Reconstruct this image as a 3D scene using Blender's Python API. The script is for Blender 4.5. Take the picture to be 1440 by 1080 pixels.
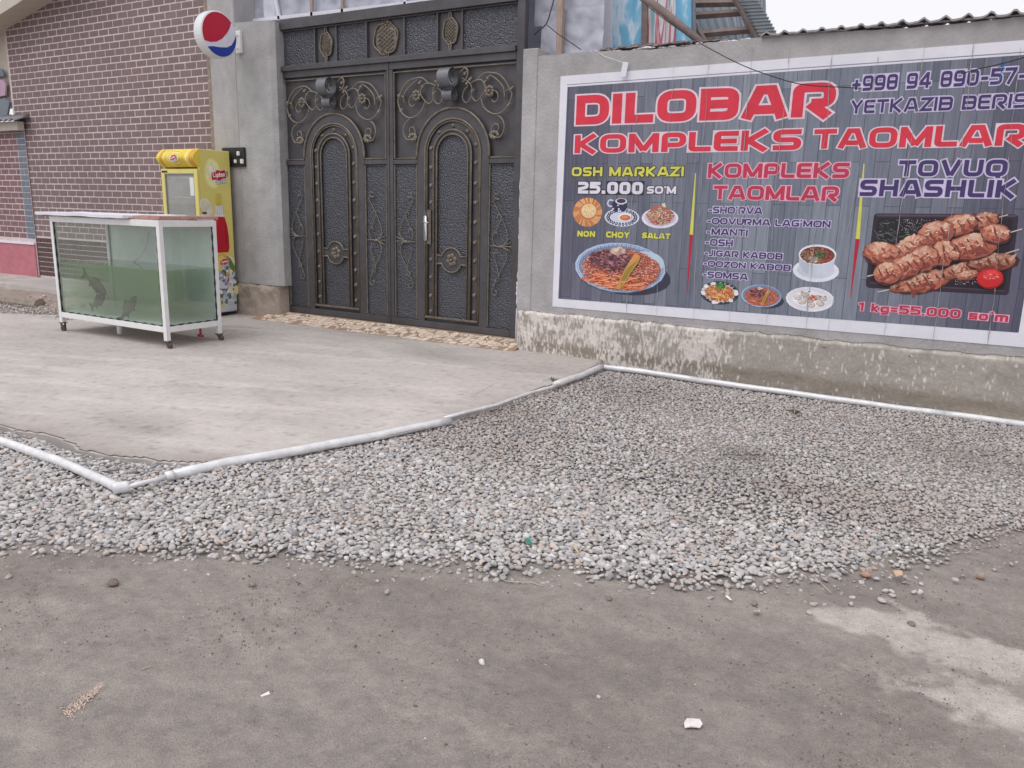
import bpy, math, random
import numpy as np
from mathutils import Vector, Matrix

for _o in list(bpy.data.objects):
    bpy.data.objects.remove(_o)
SC = bpy.context.scene
COL = SC.collection
random.seed(7)
rng = np.random.default_rng(11)
R = math.radians

# ------------------------------------------------------------------ camera
EYE = np.array([0.0, 0.0, 1.45])
FPX = 1100.0
def _basis():
    vx, vy = -1230.0, 246.0                       # where the wall's horizontals meet
    X = -np.array([vx - 720, -(vy - 540), -FPX]); X /= np.linalg.norm(X)
    d = np.array([vx + 3000 - 720, -(vy + 75 - 540), -FPX])
    Z = np.cross(X, d); Z /= np.linalg.norm(Z)
    if Z[1] < 0: Z = -Z
    return np.array([X, np.cross(Z, X), Z])
BAS = _basis()
cam = bpy.data.cameras.new('camera')
cam.sensor_width = 36.0
cam.lens = FPX / 1440 * 36
cam.clip_start = 0.05
cam.clip_end = 1000
co = bpy.data.objects.new('camera', cam); COL.objects.link(co)
co.matrix_world = Matrix([list(BAS[0]) + [EYE[0]], list(BAS[1]) + [EYE[1]], list(BAS[2]) + [EYE[2]], [0, 0, 0, 1]])
SC.camera = co

# ------------------------------------------------------------------ overcast daylight
SUN_EL, SUN_AZ = R(58), R(200)
world = bpy.data.worlds.new('World'); SC.world = world; world.use_nodes = True
nt = world.node_tree; nt.nodes.clear()
sky = nt.nodes.new('ShaderNodeTexSky'); sky.sky_type = 'NISHITA'; sky.sun_disc = False
sky.sun_elevation = SUN_EL; sky.sun_rotation = SUN_AZ; sky.air_density = 1.0; sky.dust_density = 4.0
hs = nt.nodes.new('ShaderNodeHueSaturation'); hs.inputs['Saturation'].default_value = 0.10
mxw = nt.nodes.new('ShaderNodeMix'); mxw.data_type = 'RGBA'; mxw.inputs[0].default_value = 0.72
mxw.inputs[7].default_value = (10.2, 10.1, 10.5, 1)          # even cloud deck
bg = nt.nodes.new('ShaderNodeBackground'); bg.inputs['Strength'].default_value = 0.11
wo = nt.nodes.new('ShaderNodeOutputWorld')
nt.links.new(sky.outputs[0], hs.inputs['Color']); nt.links.new(hs.outputs[0], mxw.inputs[6])
nt.links.new(mxw.outputs[2], bg.inputs['Color']); nt.links.new(bg.outputs[0], wo.inputs['Surface'])
sl = bpy.data.lights.new('sun', 'SUN'); sl.energy = 0.9; sl.angle = R(40); sl.color = (1.0, 0.97, 0.93)
so = bpy.data.objects.new('sun', sl); COL.objects.link(so)
_sd = Vector((math.sin(SUN_AZ) * math.cos(SUN_EL), math.cos(SUN_AZ) * math.cos(SUN_EL), math.sin(SUN_EL)))
so.rotation_euler = _sd.to_track_quat('Z', 'Y').to_euler()
so.location = (0, 0, 30)
vs = SC.view_settings
SC.display_settings.display_device = 'sRGB'
vs.view_transform = 'Standard'; vs.look = 'None'; vs.exposure = 0.05; vs.gamma = 1; vs.use_curve_mapping = False
SC.cycles.max_bounces = 8; SC.cycles.transparent_max_bounces = 24
SC.cycles.caustics_reflective = False; SC.cycles.caustics_refractive = False
SC.cycles.use_denoising = True
SC.cycles.volume_step_rate = 2.0; SC.cycles.volume_max_steps = 64

# ------------------------------------------------------------------ measuring: a sighted point on a wall or on the ground
def ray(px, py):
    return BAS @ np.array([px - 720, -(py - 540), -FPX])
def W(px, py, Y):
    d = ray(px, py); return Vector(EYE + (Y - EYE[1]) / d[1] * d)
def G(px, py, z=0.0):
    d = ray(px, py); return Vector(EYE + (z - EYE[2]) / d[2] * d)

# ------------------------------------------------------------------ mesh helpers
def vnoise(x, y, seed=0):
    x = np.asarray(x, float); y = np.asarray(y, float)
    xi = np.floor(x).astype(np.int64); yi = np.floor(y).astype(np.int64)
    fx = x - xi; fy = y - yi
    fx = fx * fx * (3 - 2 * fx); fy = fy * fy * (3 - 2 * fy)
    def h(a, b):
        n = (a * 374761393 + b * 668265263 + seed * 1442695041) & 0xffffffff
        n = ((n ^ (n >> 13)) * 1274126177) & 0xffffffff
        return ((n ^ (n >> 16)) & 0xffff) / 65535.0
    return (h(xi, yi) * (1 - fx) + h(xi + 1, yi) * fx) * (1 - fy) + (h(xi, yi + 1) * (1 - fx) + h(xi + 1, yi + 1) * fx) * fy
def fbm(x, y, o=4, seed=0):
    s = 0; a = 0.5; t = 0
    for i in range(o):
        s = s + a * vnoise(x * 2 ** i, y * 2 ** i, seed + i * 17); t += a; a *= 0.5
    return s / t

def link(o, parent=None):
    COL.objects.link(o)
    if parent is not None: o.parent = parent
    return o
def tag(o, label=None, cat=None, group=None, kind=None):
    if label: o['label'] = label
    if cat: o['category'] = cat
    if group: o['group'] = group
    if kind: o['kind'] = kind
    return o
def empty(name, loc, label, cat, group=None):
    o = bpy.data.objects.new(name, None); o.empty_display_size = 0.1; o.location = loc
    link(o); return tag(o, label, cat, group)
def wloc(o):
    v = Vector((0, 0, 0))
    while o is not None:
        v += Vector(o.location); o = o.parent
    return v

class MB:
    def __init__(s): s.v = []; s.f = []; s.m = []; s.c = []; s.k = 0; s.col = None
    def face(s, idx, m=None):
        s.f.append(tuple(idx)); s.m.append(s.k if m is None else m); s.c.append(s.col)
    def add(s, vs_, fs, m=None):
        b = len(s.v); s.v += [tuple(q) for q in vs_]
        for q in fs: s.face([b + i for i in q], m)
        return s
    def box(s, x0, x1, y0, y1, z0, z1, m=None):
        return s.add([(x0,y0,z0),(x1,y0,z0),(x1,y1,z0),(x0,y1,z0),(x0,y0,z1),(x1,y0,z1),(x1,y1,z1),(x0,y1,z1)],
              [(0,3,2,1),(4,5,6,7),(0,1,5,4),(1,2,6,5),(2,3,7,6),(3,0,4,7)], m)
    def bbox(s, x0, x1, y0, y1, z0, z1, b=0.004, m=None):     # box with bevelled edges
        vv = []; ff = []
        X = [x0, x1]; Y = [y0, y1]; Z = [z0, z1]; idx = {}
        for i in (0,1):
            for j in (0,1):
                for k in (0,1):
                    sx = b if i == 0 else -b; sy = b if j == 0 else -b; sz = b if k == 0 else -b
                    idx[i,j,k,'x'] = len(vv); vv.append((X[i], Y[j]+sy, Z[k]+sz))
                    idx[i,j,k,'y'] = len(vv); vv.append((X[i]+sx, Y[j], Z[k]+sz))
                    idx[i,j,k,'z'] = len(vv); vv.append((X[i]+sx, Y[j]+sy, Z[k]))
        for i in (0,1):
            q = [idx[i,0,0,'x'], idx[i,1,0,'x'], idx[i,1,1,'x'], idx[i,0,1,'x']]; ff.append(q if i else q[::-1])
            q = [idx[0,i,0,'y'], idx[0,i,1,'y'], idx[1,i,1,'y'], idx[1,i,0,'y']]; ff.append(q if i else q[::-1])
            q = [idx[0,0,i,'z'], idx[1,0,i,'z'], idx[1,1,i,'z'], idx[0,1,i,'z']]; ff.append(q if i else q[::-1])
        for i in (0,1):
            for j in (0,1):
                e = (i + j) % 2 == 0
                q = [idx[i,j,0,'x'], idx[i,j,1,'x'], idx[i,j,1,'y'], idx[i,j,0,'y']]; ff.append(q if not e else q[::-1])
                q = [idx[i,0,j,'x'], idx[i,1,j,'x'], idx[i,1,j,'z'], idx[i,0,j,'z']]; ff.append(q if e else q[::-1])
                q = [idx[0,i,j,'y'], idx[1,i,j,'y'], idx[1,i,j,'z'], idx[0,i,j,'z']]; ff.append(q if not e else q[::-1])
                for k in (0,1):
                    q = [idx[i,j,k,'x'], idx[i,j,k,'y'], idx[i,j,k,'z']]; ff.append(q if (i+j+k) % 2 else q[::-1])
        return s.add(vv, ff, m)
    def tube(s, pts, r, n=8, closed=False, m=None, caps=True):
        pts = [Vector(p) for p in pts]; N = len(pts); rings = []; up = None
        rr = r if hasattr(r, '__len__') else [r] * N
        for i, p in enumerate(pts):
            a = pts[(i - 1) % N] if (i or closed) else p; c = pts[(i + 1) % N] if (i < N - 1 or closed) else p
            t = (c - a)
            if t.length < 1e-9: t = Vector((0, 0, 1))
            t.normalize()
            if up is None:
                up = Vector((0, 0, 1)) if abs(t.z) < 0.9 else Vector((1, 0, 0))
            u = up - t * up.dot(t)
            if u.length < 1e-6: u = t.orthogonal()
            u.normalize(); w = t.cross(u); up = u
            rings.append([p + (u * math.cos(2*math.pi*k/n) + w * math.sin(2*math.pi*k/n)) * rr[i] for k in range(n)])
        b = len(s.v)
        for rg in rings: s.v += [tuple(q) for q in rg]
        for i in range(N if closed else N - 1):
            j = (i + 1) % N
            for k in range(n):
                l = (k + 1) % n
                s.face([b + i*n + k, b + i*n + l, b + j*n + l, b + j*n + k], m)
        if caps and not closed:
            s.face([b + k for k in range(n)][::-1], m); s.face([b + (N-1)*n + k for k in range(n)], m)
        return s
    def prism(s, poly, y0, y1, m=None, T=None):                # poly in (x,z), extruded along y
        n = len(poly); T = T or (lambda a, b, c: (a, b, c))
        s.add([T(p[0], y0, p[1]) for p in poly] + [T(p[0], y1, p[1]) for p in poly],
              [tuple(range(n)), tuple(range(2*n-1, n-1, -1))] + [(i, i+n, (i+1) % n + n, (i+1) % n) for i in range(n)], m)
        return s
    def dome(s, c, r, axis='-y', h=None, n=10, m=None):
        h = h or r; b = len(s.v)
        def T(u, v, w):
            if axis == '-y': return (c[0]+u, c[1]-w, c[2]+v)
            if axis == '+x': return (c[0]+w, c[1]+u, c[2]+v)
            return (c[0]+u, c[1]+v, c[2]+w)
        rings = [(1, 0), (0.86, 0.5), (0.5, 0.86)]
        for q, w in rings:
            for k in range(n):
                a = 2*math.pi*k/n; s.v.append(T(r*q*math.cos(a), r*q*math.sin(a), h*w))
        s.v.append(T(0, 0, h))
        for i in range(2):
            for k in range(n):
                l = (k+1) % n; s.face([b+i*n+k, b+i*n+l, b+(i+1)*n+l, b+(i+1)*n+k], m)
        for k in range(n): s.face([b+2*n+k, b+2*n+(k+1) % n, b+3*n], m)
        return s
    def lathe(s, prof, T, n=20, m=None):                       # prof = [(radius, height)], T maps (a,b,h) to world
        b = len(s.v)
        for q, h in prof:
            for k in range(n):
                a = 2*math.pi*k/n; s.v.append(tuple(T(q*math.cos(a), q*math.sin(a), h)))
        for i in range(len(prof)-1):
            for k in range(n):
                l = (k+1) % n; s.face([b+i*n+k, b+i*n+l, b+(i+1)*n+l, b+(i+1)*n+k], m)
        s.face([b+k for k in range(n)][::-1], m); e = b+(len(prof)-1)*n
        s.face([e+k for k in range(n)], m)
        return s
    def build(s, name, mats, parent=None, smooth=False, kind=None, loc=None, label=None):
        me = bpy.data.meshes.new(name)
        off = wloc(parent) if parent is not None else Vector((0, 0, 0))
        L = Vector(loc) if loc is not None else off
        me.from_pydata([(q[0]-L[0], q[1]-L[1], q[2]-L[2]) for q in s.v], [], s.f)
        if not isinstance(mats, (list, tuple)): mats = [mats]
        for q in mats: me.materials.append(q)
        if len(mats) > 1: me.polygons.foreach_set('material_index', s.m)
        if any(q is not None for q in s.c):
            at = me.color_attributes.new('Col', 'FLOAT_COLOR', 'CORNER')
            cc = []
            for f_, q in zip(s.f, s.c):
                q = q or (0.5, 0.5, 0.5)
                cc += [q[0], q[1], q[2], 1.0] * len(f_)
            at.data.foreach_set('color', cc)
        if smooth: me.polygons.foreach_set('use_smooth', [True] * len(s.f))
        me.update()
        o = bpy.data.objects.new(name, me); o.location = L - off
        link(o, parent)
        if kind: o['kind'] = kind
        if label: o['label'] = label
        return o

def npmesh(name, V, F, mat, col=None, smooth=True, parent=None, kind=None, mats=None, mi=None):
    me = bpy.data.meshes.new(name); V = np.asarray(V, np.float32); F = np.asarray(F, np.int32)
    k = F.shape[1]
    me.vertices.add(len(V)); me.vertices.foreach_set('co', V.ravel())
    me.loops.add(F.size); me.loops.foreach_set('vertex_index', F.ravel())
    me.polygons.add(len(F)); me.polygons.foreach_set('loop_start', np.arange(0, F.size, k, dtype=np.int32))
    me.polygons.foreach_set('loop_total', np.full(len(F), k, np.int32))
    if smooth: me.polygons.foreach_set('use_smooth', np.ones(len(F), bool))
    me.update(calc_edges=True); me.validate()
    if col is not None:
        at = me.color_attributes.new('Col', 'FLOAT_COLOR', 'POINT')
        c4 = np.ones((len(V), 4), np.float32); c4[:, :3] = col; at.data.foreach_set('color', c4.ravel())
    for q in (mats or [mat]): me.materials.append(q)
    o = bpy.data.objects.new(name, me); link(o, parent)
    if kind: o['kind'] = kind
    return o
def grid_faces(nx, ny):
    i, j = np.meshgrid(np.arange(nx-1), np.arange(ny-1), indexing='ij'); a = (i*ny + j).ravel()
    return np.stack([a, a+ny, a+ny+1, a+1], 1)

# ------------------------------------------------------------------ materials
def lin(r, g, b):
    f = lambda c: (c/255/12.92) if c/255 <= 0.04045 else ((c/255+0.055)/1.055)**2.4
    return (f(r), f(g), f(b))
def mat(name, col=(.5,.5,.5), rough=.8, metal=0.0, var=.18, vs_=5.0, bump=.15, bs=60.0, attr=False, spec=.35, rnd=0.0,
        stretch=None, var2=0.0, vs2=0.8, dist=0.004, speck=0.0):
    m = bpy.data.materials.new(name); m.use_nodes = True; n = m.node_tree; N = n.nodes; Lk = n.links
    p = N['Principled BSDF']; p.inputs['Roughness'].default_value = rough; p.inputs['Metallic'].default_value = metal
    p.inputs['Specular IOR Level'].default_value = spec
    g = N.new('ShaderNodeNewGeometry'); src = g.outputs['Position']
    if stretch:
        mp = N.new('ShaderNodeMapping'); mp.inputs['Scale'].default_value = stretch; Lk.new(src, mp.inputs[0]); src = mp.outputs[0]
    if attr:
        a = N.new('ShaderNodeVertexColor'); a.layer_name = 'Col'; base = a.outputs[0]
    else:
        a = N.new('ShaderNodeRGB'); a.outputs[0].default_value = (*col, 1); base = a.outputs[0]
    def vary(base, amt, scale, detail=6):
        no = N.new('ShaderNodeTexNoise'); no.inputs['Scale'].default_value = scale; no.inputs['Detail'].default_value = detail
        no.inputs['Roughness'].default_value = 0.62
        Lk.new(src, no.inputs['Vector'])
        mr = N.new('ShaderNodeMapRange'); mr.inputs[1].default_value = .3; mr.inputs[2].default_value = .7
        mr.inputs[3].default_value = 1-amt; mr.inputs[4].default_value = 1+amt; Lk.new(no.outputs['Fac'], mr.inputs[0])
        vm = N.new('ShaderNodeVectorMath'); vm.operation = 'SCALE'; Lk.new(base, vm.inputs[0]); Lk.new(mr.outputs[0], vm.inputs['Scale'])
        return vm.outputs[0]
    if var: base = vary(base, var, vs_)
    if var2: base = vary(base, var2, vs2, 3)
    if speck:
        no = N.new('ShaderNodeTexNoise'); no.inputs['Scale'].default_value = 75; no.inputs['Detail'].default_value = 3; no.inputs['Roughness'].default_value = .7; Lk.new(src, no.inputs['Vector'])
        mr = N.new('ShaderNodeMapRange'); mr.inputs[1].default_value = .60; mr.inputs[2].default_value = .72; mr.inputs[3].default_value = 1; mr.inputs[4].default_value = 1-speck; Lk.new(no.outputs['Fac'], mr.inputs[0])
        vm = N.new('ShaderNodeVectorMath'); vm.operation = 'SCALE'; Lk.new(base, vm.inputs[0]); Lk.new(mr.outputs[0], vm.inputs['Scale']); base = vm.outputs[0]
    if rnd:
        oi = N.new('ShaderNodeObjectInfo'); mr = N.new('ShaderNodeMapRange'); mr.inputs[3].default_value = 1-rnd; mr.inputs[4].default_value = 1+rnd
        Lk.new(oi.outputs['Random'], mr.inputs[0]); vm = N.new('ShaderNodeVectorMath'); vm.operation = 'SCALE'
        Lk.new(base, vm.inputs[0]); Lk.new(mr.outputs[0], vm.inputs['Scale']); base = vm.outputs[0]
    Lk.new(base, p.inputs['Base Color'])
    if bump:
        no = N.new('ShaderNodeTexNoise'); no.inputs['Scale'].default_value = bs; no.inputs['Detail'].default_value = 5; Lk.new(src, no.inputs['Vector'])
        bp = N.new('ShaderNodeBump'); bp.inputs['Strength'].default_value = bump; bp.inputs['Distance'].default_value = dist*4
        Lk.new(no.outputs['Fac'], bp.inputs['Height']); Lk.new(bp.outputs[0], p.inputs['Normal'])
    m['_'] = 1
    return m

M = {}
M['print'] = mat('banner_print', attr=True, rough=.5, var=.10, vs_=9, bump=.35, bs=2.6, dist=.008)
M['attr'] = mat('coloured', attr=True, rough=.85, var=.12, vs_=30, bump=.2, bs=120)
M['stone'] = mat('river_stone', attr=True, rough=.85, var=.16, vs_=140, bump=.25, bs=220, dist=.0006)
M['dirt'] = mat('packed_dirt', attr=True, rough=.93, var=.24, vs_=170, bump=.8, bs=190, dist=.002, var2=.12, vs2=11.0, speck=.35)
M['yard'] = mat('yard_concrete_top', attr=True, rough=.92, var=.09, vs_=60, bump=.4, bs=150, var2=.07, vs2=14, dist=.0015)
M['concrete'] = mat('yard_concrete', lin(188,182,179), rough=.9, var=.13, vs_=5.5, bump=.35, bs=150, var2=.17, vs2=1.1, stretch=(.6,1.3,1), dist=.002)
M['plaster'] = mat('cement_render', lin(171,168,170), rough=.92, var=.11, vs_=7, bump=.5, bs=45, var2=.13, vs2=1.3, stretch=(1,1,.7))
M['pierplaster'] = mat('grey_pier_render', lin(168,167,168), rough=.92, var=.15, vs_=4.5, bump=.5, bs=40, var2=.08, vs2=1.2)
M['beige'] = mat('beige_render', lin(196,188,178), rough=.9, var=.06, bump=.1)
M['plinth'] = mat('flaking_plinth', attr=True, rough=.95, var=.14, vs_=35, bump=.5, bs=90, dist=.002)
M['brick'] = mat('mauve_brown_brick', lin(132,114,115), rough=.85, var=.14, vs_=40, bump=.25, bs=120, rnd=.09, var2=.06)
M['brickdk'] = mat('dark_brown_brick', lin(98,78,76), rough=.8, var=.12, vs_=30, bump=.25, bs=120, rnd=.12)
M['brickred'] = mat('dusty_red_brick', lin(132,104,108), rough=.85, var=.12, vs_=30, bump=.25, bs=120, rnd=.12)
M['brickblue'] = mat('blue_grey_brick', lin(118,128,142), rough=.8, var=.12, vs_=30, bump=.25, bs=120, rnd=.1)
M['mortar'] = mat('pale_mortar', lin(212,197,198), rough=.95, var=.13, vs_=12, bump=.3, bs=90)
M['pinkbase'] = mat('faded_red_plinth', lin(186,118,128), rough=.9, var=.14, vs_=6, bump=.2, stretch=(1,1,2))
M['whitepaint'] = mat('white_paint', (.78,.78,.79), rough=.42, var=.05, vs_=14, bump=.1, bs=70, spec=.5)
M['whiteplas'] = mat('white_plastic', (.74,.75,.77), rough=.35, var=.03, bump=0, spec=.5)
M['pipe'] = mat('silver_white_painted_pipe', (.74,.74,.76), rough=.36, metal=.12, var=.16, vs_=14, bump=.25, bs=45, spec=.6, dist=.002)
M['rubber'] = mat('black_sealant', (.03,.033,.035), rough=.6, var=.2, bump=.2)
M['rust'] = mat('rusty_steel', (.13,.10,.085), rough=.75, metal=.3, var=.3, vs_=40, bump=.3)
M['gate'] = mat('dark_slate_steel', lin(82,80,84), rough=.45, metal=.3, var=.14, vs_=6, bump=.1, bs=30, spec=.5, var2=.16, vs2=1.5)
M['bronze'] = mat('bronze_brushed_edge', lin(118,109,100), rough=.48, metal=.35, var=.3, vs_=14, bump=.1, spec=.5)
M['scroll'] = mat('aged_brass_scroll', lin(128,121,110), rough=.48, metal=.35, var=.2, vs_=20, bump=.05, spec=.5)
M['coping'] = mat('pale_fibre_cement', lin(160,156,160), rough=.9, var=.2, vs_=14, bump=.3)
M['roofblue'] = mat('pale_blue_grey_roof_sheet', lin(150,158,166), rough=.7, var=.1, vs_=5, bump=.1)
M['ring'] = mat('grey_steel_band', lin(118,120,126), rough=.38, metal=.4, var=.14, vs_=9, bump=.05)
M['chrome'] = mat('steel_handle', (.6,.6,.62), rough=.3, metal=.8, var=.05, bump=0)
M['wood'] = mat('raw_timber', lin(168,148,138), rough=.85, var=.22, vs_=9, bump=.2, stretch=(8,8,1))
M['wooddk'] = mat('weathered_timber', lin(128,114,110), rough=.9, var=.25, vs_=9, bump=.2)
M['ply'] = mat('plywood_sheet', lin(176,142,128), rough=.85, var=.2, vs_=7, bump=.15)
M['foam'] = mat('white_foam_sheet', lin(226,226,236), rough=.8, var=.06, bump=.1)
M['slate'] = mat('corrugated_fibre_cement', lin(140,138,144), rough=.9, var=.2, vs_=12, bump=.3)
M['bluegrey'] = mat('blue_grey_sheet', lin(120,128,138), rough=.6, var=.14, vs_=6, bump=.1)
M['dark'] = mat('dark_void', (.02,.022,.026), rough=.8, var=.1, bump=0)
M['cable'] = mat('black_cable', (.03,.03,.035), rough=.6, var=.1, bump=0)
M['yellow'] = mat('yellow_fridge_paint', lin(224,210,122), rough=.35, var=.05, vs_=3, bump=0, spec=.5)
M['tile'] = mat('cream_broken_stone', lin(216,200,184), rough=.7, var=.12, vs_=30, bump=.2, rnd=.14)
M['grout'] = mat('brown_grout', lin(158,134,116), rough=.95, var=.15, vs_=30, bump=.3)
M['fish'] = mat('carp_scales', lin(70,62,46), rough=.5, var=.3, vs_=45, bump=.3, bs=150)
M['fin'] = mat('carp_fin', lin(46,44,40), rough=.6, var=.2, bump=.1)
M['mossy'] = mat('stained_rough_concrete', lin(150,138,128), rough=.95, var=.25, vs_=14, bump=.7, bs=45, dist=.006)

def hammered():
    m = mat('hammered_steel', lin(80,82,90), rough=.34, metal=.35, var=.1, vs_=3, bump=0, spec=.6)
    n = m.node_tree; N = n.nodes; p = N['Principled BSDF']
    g = N.new('ShaderNodeNewGeometry'); v = N.new('ShaderNodeTexVoronoi'); v.inputs['Scale'].default_value = 62
    v.feature = 'SMOOTH_F1'; v.inputs['Smoothness'].default_value = .4
    n.links.new(g.outputs['Position'], v.inputs['Vector'])
    b = N.new('ShaderNodeBump'); b.inputs['Strength'].default_value = 1.0; b.inputs['Distance'].default_value = .011; b.invert = True
    n.links.new(v.outputs['Distance'], b.inputs['Height']); n.links.new(b.outputs[0], p.inputs['Normal'])
    return m
M['hammer'] = hammered()

def see_through(name, tint, gloss=.04, rough=.02, film=0.0, fcol=(.7,.7,.75)):
    m = bpy.data.materials.new(name); m.use_nodes = True; n = m.node_tree; N = n.nodes; N.clear(); L = n.links
    o = N.new('ShaderNodeOutputMaterial'); t = N.new('ShaderNodeBsdfTransparent'); t.inputs[0].default_value = (*tint, 1)
    gl = N.new('ShaderNodeBsdfGlossy'); gl.inputs['Roughness'].default_value = rough
    fr0 = N.new('ShaderNodeFresnel'); fr0.inputs[0].default_value = 1.45
    ge = N.new('ShaderNodeNewGeometry'); bk = N.new('ShaderNodeMath'); bk.operation = 'SUBTRACT'; bk.inputs[0].default_value = 1; L.new(ge.outputs['Backfacing'], bk.inputs[1])
    fr = N.new('ShaderNodeMath'); fr.operation = 'MULTIPLY'; L.new(fr0.outputs[0], fr.inputs[0]); L.new(bk.outputs[0], fr.inputs[1])
    ad = N.new('ShaderNodeMath'); ad.operation = 'ADD'; ad.inputs[1].default_value = gloss; ad.use_clamp = True
    L.new(fr.outputs[0], ad.inputs[0])
    mx = N.new('ShaderNodeMixShader'); L.new(ad.outputs[0], mx.inputs[0]); L.new(t.outputs[0], mx.inputs[1]); L.new(gl.outputs[0], mx.inputs[2])
    last = mx.outputs[0]
    if film:
        d = N.new('ShaderNodeBsdfDiffuse'); d.inputs[0].default_value = (*fcol, 1)
        g = N.new('ShaderNodeNewGeometry'); no = N.new('ShaderNodeTexNoise'); no.inputs['Scale'].default_value = 5; no.inputs['Detail'].default_value = 6
        L.new(g.outputs['Position'], no.inputs['Vector'])
        mr = N.new('ShaderNodeMapRange'); mr.inputs[1].default_value = .3; mr.inputs[2].default_value = .7
        mr.inputs[3].default_value = film*.7; mr.inputs[4].default_value = min(1, film*1.25); L.new(no.outputs['Fac'], mr.inputs[0])
        m2 = N.new('ShaderNodeMixShader'); L.new(mr.outputs[0], m2.inputs[0]); L.new(last, m2.inputs[1]); L.new(d.outputs[0], m2.inputs[2]); last = m2.outputs[0]
    L.new(last, o.inputs['Surface']); return m
M['glass'] = see_through('tank_glass', (.96,.99,.975), gloss=.03, film=.03, fcol=(.78,.84,.82))
M['fglass'] = see_through('cooler_glass', (.94,.95,.94), gloss=.06, film=.22, fcol=(.66,.66,.62))  # pale diffuse film on the pane stands in for the lit interior and reflections
M['film'] = see_through('polythene_film', (.8,.8,.84), gloss=.03, rough=.25, film=.82, fcol=lin(196,198,212))
def water():
    m = see_through('pond_water_surface', (.93,.98,.94), gloss=.0, film=0)
    n = m.node_tree; N = n.nodes; v = N.new('ShaderNodeVolumePrincipled')
    v.inputs['Color'].default_value = (.42,.78,.28,1); v.inputs['Density'].default_value = 2.5
    v.inputs['Absorption Color'].default_value = (.42,.96,.28,1)
    n.links.new(v.outputs[0], [q for q in N if q.type == 'OUTPUT_MATERIAL'][0].inputs['Volume']); return m
M['water'] = water()
def planks():
    m = bpy.data.materials.new('printed_plank_backdrop'); m.use_nodes = True; n = m.node_tree; N = n.nodes; L = n.links
    p = N['Principled BSDF']; p.inputs['Roughness'].default_value = .5
    g = N.new('ShaderNodeNewGeometry'); sp = N.new('ShaderNodeSeparateXYZ'); L.new(g.outputs['Position'], sp.inputs[0])
    cb = N.new('ShaderNodeCombineXYZ'); L.new(sp.outputs['Z'], cb.inputs['X']); L.new(sp.outputs['X'], cb.inputs['Y'])
    br = N.new('ShaderNodeTexBrick'); L.new(cb.outputs[0], br.inputs['Vector'])
    br.inputs['Scale'].default_value = 1.0; br.inputs['Brick Width'].default_value = .95; br.inputs['Row Height'].default_value = .112
    br.inputs['Mortar Size'].default_value = .0028; br.inputs['Mortar Smooth'].default_value = .3; br.inputs['Bias'].default_value = 0
    br.offset = .37
    br.inputs['Color1'].default_value = (*lin(104,107,122), 1); br.inputs['Color2'].default_value = (*lin(128,131,144), 1)
    br.inputs['Mortar'].default_value = (*lin(74,76,90), 1)
    no = N.new('ShaderNodeTexNoise'); no.inputs['Scale'].default_value = 6; no.inputs['Detail'].default_value = 7
    mp = N.new('ShaderNodeMapping'); mp.inputs['Scale'].default_value = (7, 1, .5); L.new(g.outputs['Position'], mp.inputs[0]); L.new(mp.outputs[0], no.inputs['Vector'])
    mr = N.new('ShaderNodeMapRange'); mr.inputs[1].default_value = .3; mr.inputs[2].default_value = .7; mr.inputs[3].default_value = .8; mr.inputs[4].default_value = 1.2
    L.new(no.outputs['Fac'], mr.inputs[0])
    vm = N.new('ShaderNodeVectorMath'); vm.operation = 'SCALE'; L.new(br.outputs['Color'], vm.inputs[0]); L.new(mr.outputs[0], vm.inputs['Scale'])
    # the print is darker and more purple at its left and right ends, paler in the middle
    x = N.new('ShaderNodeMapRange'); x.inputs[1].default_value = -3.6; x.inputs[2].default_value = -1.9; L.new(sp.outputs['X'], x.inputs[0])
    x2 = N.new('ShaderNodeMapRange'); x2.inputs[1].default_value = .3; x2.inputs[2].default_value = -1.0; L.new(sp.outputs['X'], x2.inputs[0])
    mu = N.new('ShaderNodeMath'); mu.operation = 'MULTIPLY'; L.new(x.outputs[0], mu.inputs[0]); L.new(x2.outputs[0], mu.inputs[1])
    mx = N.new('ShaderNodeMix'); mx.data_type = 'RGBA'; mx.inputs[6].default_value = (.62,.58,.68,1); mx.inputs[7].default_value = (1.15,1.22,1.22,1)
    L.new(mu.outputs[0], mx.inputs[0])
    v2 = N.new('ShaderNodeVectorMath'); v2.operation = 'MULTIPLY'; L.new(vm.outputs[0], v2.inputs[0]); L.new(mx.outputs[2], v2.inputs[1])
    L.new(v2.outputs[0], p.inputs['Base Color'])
    nb_ = N.new('ShaderNodeTexNoise'); nb_.inputs['Scale'].default_value = 2.6; nb_.inputs['Detail'].default_value = 5; L.new(g.outputs['Position'], nb_.inputs['Vector'])
    bp = N.new('ShaderNodeBump'); bp.inputs['Strength'].default_value = .35; bp.inputs['Distance'].default_value = .032; L.new(nb_.outputs['Fac'], bp.inputs['Height']); L.new(bp.outputs[0], p.inputs['Normal'])
    return m
M['planks'] = planks()
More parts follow.
